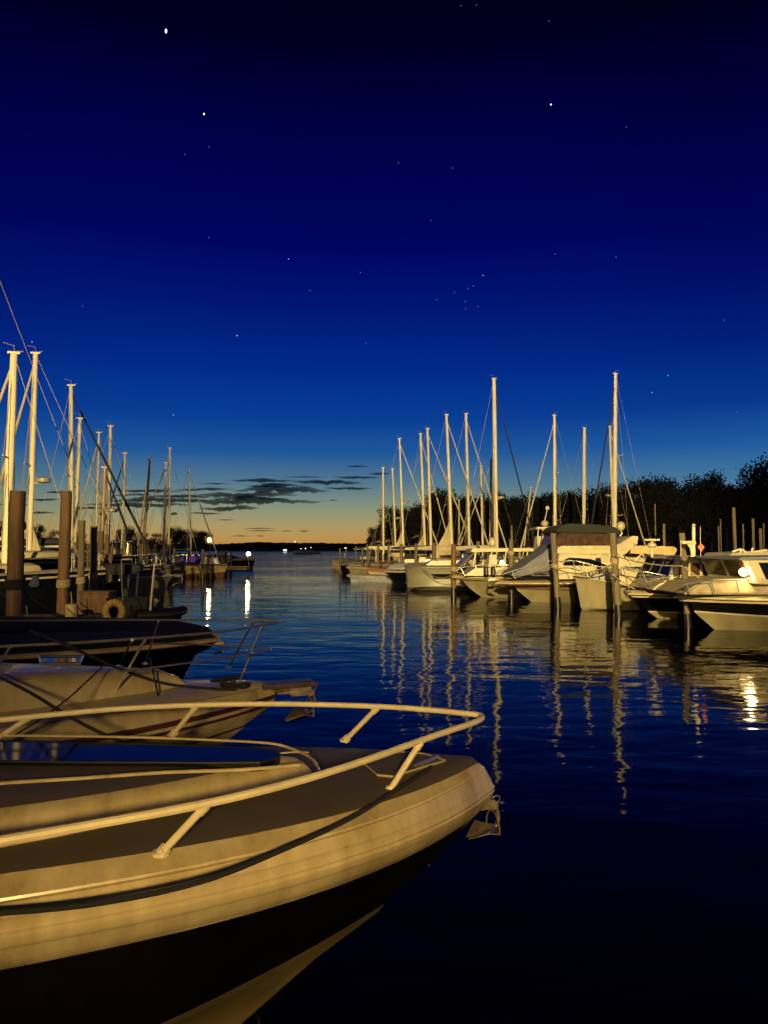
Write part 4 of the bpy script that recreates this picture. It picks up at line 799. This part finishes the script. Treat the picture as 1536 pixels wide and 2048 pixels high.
# far moored boats in the channel
for x, y in ((584, 1110), (604, 1107)):
    small('tiny pale boat moored far out on the open water', x, y - 3, 250 if y == 1110 else 270, 7, 2.4, .9, .5, cr, M['cover'], 10)[0]['group'] = 'far moored boats'
# ------------------------------------------------------------------ left clutter
q = piling
bL = mboat('dark boat under a wide black canopy on the left dock', 262, 1160, 1.0, 8, 2.8, 1.0, .6, dk, R(195), stripe=False)
Tb = loc_of(bL); Dn = 24.5
def slab(th, T, px, D, hw, m, name, bev=.04):
    pts = [T(P(x, y, D)) for x, y in px]; k = MB(); n = len(pts); ax = Vector((0, hw, 0)); vs = [p - ax for p in pts] + [p + ax for p in pts]
    k.add(vs, [tuple(range(n)), tuple(range(2 * n - 1, n - 1, -1))] + [(i, (i + 1) % n, n + (i + 1) % n, n + i) for i in range(n)]); return k.build(name, m, th, bevel=bev)
slab(bL, Tb, [(196, 1132), (204, 1128), (280, 1128), (287, 1134), (280, 1144), (250, 1148), (205, 1145)], Dn, 1.1, M['blackc'], 'canopy')
for xx, y1 in ((214, 1196), (240, 1190), (258, 1190), (276, 1192)): k = MB(); k.tube([Tb(P(xx, 1143, Dn)), Tb(P(xx - 4, y1, Dn))], .035, 6); k.build('canopy_post', M['alu'], bL)
slab(bL, Tb, [(205, 1196), (214, 1166), (240, 1160), (256, 1175), (262, 1198)], Dn, .6, M['blackc'], 'console')
bM_ = mboat('white boat with a dark blue cover behind the two nearest pilings', 108, 1170, 1.15, 8, 2.8, 1.15, .6, [M['cream'], M['cream'], M['cream'], M['skid2'], M['cream']], R(192), stripe=False)
Tb = loc_of(bM_); slab(bM_, Tb, [(40, 1172), (42, 1148), (92, 1146), (96, 1170)], 21.5, 1.0, M['bluek'], 'cover')
slab(bM_, Tb, [(94, 1154), (96, 1147), (124, 1148), (124, 1156)], 22, .5, M['cream'], 'cooler_box')
b = mboat('cream bow carrying an anchor, moored mid-way along the left dock', 346, 1150, 1.15, 9, 3, 1.15, .6, cr, R(215), stripe=False); anchor(b, 0, 1.05, 1.2)
b = mboat('pale low boat with pointed white bow left of the purple canopy', 348, 1140, .95, 8, 2.6, .95, .7, [M['cream'], M['cream'], M['cream'], M['skid2'], M['cream']], R(170), stripe=False)
b = mboat('brown-hulled cabin boat with a purple-lit canopy far down the left dock', 456, 1130, 1.0, 11, 3.2, 1.0, .4, [M['tan'], M['wood'], M['tan'], M['skid2'], M['wood']], R(183), stripe=False)
Tb = loc_of(b); slab(b, Tb, [(364, 1131), (366, 1117), (376, 1112), (398, 1112), (402, 1117), (396, 1122), (404, 1131), (424, 1136), (370, 1136)], 58, 1.2, M['purple'], 'canopy')
slab(b, Tb, [(404, 1134), (408, 1118), (430, 1116), (436, 1134)], 58, 1.1, M['cream'], 'cabin')
b = mboat('covered pale sailboat hull lying behind the purple canopy', 440, 1116, 1.2, 13, 3.4, 1.2, .8, [M['cover'], M['cover'], M['cover'], M['cover'], M['cream']], R(182), stripe=False)
# small work boat at the pier end with lamp
b = mboat('dark workboat at the end of the left pier', 511, 1119, 1.0, 6.5, 2.4, 1.0, .3, dk, R(180), stripe=False)
# clutter on dock
k = thing('outboard_dinghy', 'dark inflatable dinghy with an outboard on the dock corner', 'dinghy', P(318, 1225, 15.5).xyz * 1, R(30))
k.location.z = .86; k.scale = (.55, .55, .55); kk = MB(); kk.tube(interp([(-.9, -.35, .2), (.4, -.38, .2), (.85, -.2, .26), (.95, 0, .3), (.85, .2, .26), (.4, .38, .2), (-.9, .35, .2)], 4), .17, 10); kk.build('tube', M['black'], k)
kk = MB(); kk.box((-.2, 0, .08), (1.4, .6, .05)); kk.build('floor', M['blackc'], k); kk = MB(); kk.box((-.98, 0, .45), (.22, .2, .26)); kk.box((-1.0, 0, .15), (.1, .08, .5)); kk.build('outboard_motor', M['black'], k, bevel=.03)
# pole with tan sail / oar leaning
tag(MB().tube([P(309, 1128, 15.6), P(303, 1190, 15.4), P(300, 1228, 15.2)], [.018, .022, .03], 8).build('boat_pole', M['railp']), 'pale slanting pole standing on the finger dock', 'pole')
# horseshoe buoy
c = P(228, 1226, 14.6); k = thing('life_buoy', 'yellow rope-bound horseshoe life buoy on the finger dock', 'life buoy', c); k.location.z = 1.06; k.scale = (1.1, 1.1, 1.1)
arc = [Vector((math.cos(t) * .155, 0, math.sin(t) * .17 + .03)) for t in [R(-40 + i * 260 / 14) for i in range(15)]]; arc = [Vector((.10, 0, -.17))] + arc + [Vector((-.10, 0, -.17))]
MB().tube(arc, .062, 12).build('float', M['buoy'], k)
kk = MB()
for p in arc[1:-1:1]: kk.tube([p + Vector((math.cos(t) * .068 * (p.x / .17), math.sin(t) * .068, math.cos(t) * .068 * (p.z / .17))) for t in [i * math.pi / 5 for i in range(10)]], .008, 5, closed=True)
kk.build('rope_binding', M['ropet'], k)
tag(MB().tube([P(243, 1120, 16), P(244, 1170, 15.4), P(246, 1210, 14.8)], .012, 6).build('buoy_line', M['ropet']), 'thin pale line hanging down to the horseshoe buoy', 'rope')
# fender on second piling
c = P(143, 1229, 15.9); k = thing('fender', 'pale cylindrical fender hanging by the second tall left piling', 'fender', c)
MB().tube([(0, 0, .24), (0, 0, .22), (0, 0, -.18), (0, 0, -.23)], [.09, .135, .135, .10], 14).build('cylinder', M['fend'], k); MB().tube([(0, 0, .23), (-.02, 0, .5)], .012, 6).build('lanyard', M['ropet'], k)
c = P(57, 1290, 11.4); k = thing('fender', 'brown buoy-shaped fender hanging by the nearest left piling', 'fender', c)
MB().tube([(0, 0, .28), (0, 0, .2), (.02, 0, 0), (.03, 0, -.2), (.02, 0, -.26)], [.02, .05, .08, .07, .03], 12).build('cylinder', M['fend'], k); MB().tube([(0, 0, .27), (-.05, 0, .62)], .012, 6).build('lanyard', M['ropet'], k)
# dock boxes, bicycles-like junk as dock carts/boxes
for px, py, D, s, lab, mm in [(262, 1222, 16.3, (.9, .5, .35), 'low dark locker box at the back of the finger dock', 'blackc'), (196, 1205, 17, (.7, .5, .45), 'brown dock box behind the fender', 'wood')]:
    c = P(px, py, D); k = thing('dock_box', lab, 'dock box', (c.x, c.y, .86)); MB().box((0, 0, s[2] / 2), s).build('box', M[mm], k, bevel=.02); MB().box((0, 0, s[2] + .03), (s[0] + .05, s[1] + .05, .05)).build('lid', M[mm], k, bevel=.015)
def freeline(a, b, s, r, m, label): return tag(MB().tube(sag(a, b, s), r, 6).build('mooring_line', M[m]), label, 'rope')
freeline(P(35, 1170, 11.9), P(140, 1238, 13.5), .12, .014, 'ropek', 'dark line dropping right from the nearest left piling')
freeline(P(35, 1200, 11.9), P(-30, 1150, 12.5), .1, .014, 'ropek', 'dark line leaving the picture left of the nearest piling')
freeline(P(60, 1195, 11.8), P(330, 1262, 12.8), .25, .012, 'ropek', 'long dark line sagging from the nearest piling to the canvas-covered bow')
freeline(P(133, 1178, 16.8), P(178, 1232, 15), .1, .012, 'ropek', 'short dark line beside the pale fender')
for a, b, s, lab in [((907, 1148, 34.8), (842, 1134, 38.5), .35, 'slack line from the grey hull to its piling'), ((1022, 1140, 32.3), (907, 1142, 34.8), .25, 'line strung low between the first two right-hand pilings'), ((1106, 1133, 28.4), (1022, 1136, 32.3), .25, 'line between the second and third right-hand pilings'),
                     ((1225, 1128, 24.7), (1106, 1135, 28.4), .28, 'line between the third and fourth right-hand pilings'), ((1364, 1132, 21.4), (1225, 1110, 24.7), .1, 'line between the fourth and nearest right-hand pilings'), ((1370, 1135, 21.3), (1536, 1150, 19.6), .45, 'slack line from the nearest right-hand piling to the lit cabin boat'),
                     ((1106, 1128, 28.4), (1010, 1158, 31.2), .1, 'tan line from the third right-hand piling down to the striped bow'), ((1225, 1148, 24.7), (1270, 1178, 24), .05, 'short line to the first black bow')]:
    freeline(P(*a), P(*b), s, .022, 'ropet', lab)
# ------------------------------------------------------------------ lamps
lampm = emis('lamp_glow', (1, .72, .28), 7)
lampw = emis('lamp_pale', (1, .9, .7), 2)
def plight(name, loc, W, col=(1, .70, .30), r=.15):
    d = bpy.data.lights.new(name, 'POINT'); d.energy = W; d.color = col; d.shadow_soft_size = r; o = bpy.data.objects.new(name, d); COL.objects.link(o); o.location = loc; return o
def lamp(px, py, D, r, label, W, post=True, m=None, hang=None):
    c = P(px, py, D); th = thing('dock_lamp', label, 'lamp', (c.x, c.y, 0)); k = MB(); k.ell((0, 0, c.z), (r, r, r), 0, 16, 10); k.build('globe', m or lampm, th)
    if hang: k = MB(); k.tube([(0, 0, c.z), Vector((0, 0, c.z)) + Vector(hang)], .03, 8); k.build('bracket', M['black'], th)
    else: k = MB(); k.tube([(0, 0, .2 if c.z < 2.2 else 0), (0, 0, c.z - r * .9)], .05, 8); k.tube([(0, 0, c.z - r * 1.1), (0, 0, c.z - r * .7)], r * .7, 10); k.build('post', M['black'], th)
    if W: plight('lamp_light', (c.x, c.y - r - .15, c.z), W)
lamp(420, 1080, 75, .27, 'bright tall shore lamp at the end of the left trees', 260)
lamp(497, 1108, 61.8, .20, 'low bright lamp at the end of the left pier', 200)
lamp(1005, 1126, 40, .16, 'bright lamp glowing under the cream hardtop', 120)
lamp(857, 1124, 44, .15, 'bright round lamp just above the grey hull', 160)
lamp(1487, 1144, 19.85, .12, 'brightest lamp glowing inside the right-hand cabin', 130, hang=(.3, 0, 0))
lamp(345, 1093, 64, .08, 'small warm lamp among the far left pilings', 60)
lamp(1200, 1118, 37, .10, 'small added lamp hidden low behind the flybridge cruiser', 600)  # hidden lamp added to brighten the awning boat
for x, y, w_, h_, lab in [(590, 1083.5, 4, 4, 'single lit lamp above the far treeline'), (570, 1100, 14, 4, 'long row of lit windows on the far shore'), (602, 1097.5, 3, 3, 'left one of three small lights on the far shore'), (611, 1097, 4, 4, 'middle one of three small lights on the far shore'), (622, 1095, 3, 3, 'right one of three small lights on the far shore'), (691, 1096, 9, 2.5, 'pale lit window at the far shore just left of the right dock')]:
    c = P(x, y, 480); k = MB(); s = .6 * 480 / F; k.ell((0, 0, 0), (w_ * s / 2, .4, h_ * s / 2), 0, 10, 6); k.tube([(0, 0, 0), (0, 0, -c.z)], .05, 5, mi=1)
    o = k.build('shore_light', [lampw, M['black']]); o.location = c; tag(o, lab, 'light')
# harbour floodlights: unseen spots, no masts built, behind and beside the camera
def flood(loc, aim, W, size=.5, col=(1, .68, .27), r=.25, blend=.6):
    d = bpy.data.lights.new('floodlight', 'SPOT'); d.energy = W; d.color = col; d.spot_size = R(size); d.spot_blend = blend; d.shadow_soft_size = r
    o = bpy.data.objects.new('floodlight', d); COL.objects.link(o); o.location = loc; o.rotation_euler = (Vector(aim) - Vector(loc)).to_track_quat('-Z', 'Y').to_euler(); return o
exec_lights = True
flood((.2, -5.5, 3.7), (1.7, 4.6, 1.1), 5400, 62, (1, .65, .21), .30, blend=1)
flood((-3, -30, 13), (11, 60, 7.5), 430000, 31, (1, .73, .28), .3, blend=.8)
flood((-7, -30, 13), (-16, 50, 7.5), 190000, 31, (1, .73, .28), .3, blend=.8)
S.cycles.max_bounces = 6; S.cycles.glossy_bounces = 4; S.cycles.diffuse_bounces = 2; S.cycles.transmission_bounces = 2; S.cycles.volume_bounces = 0; S.cycles.sample_clamp_indirect = 4; S.cycles.volume_step_rate = 5
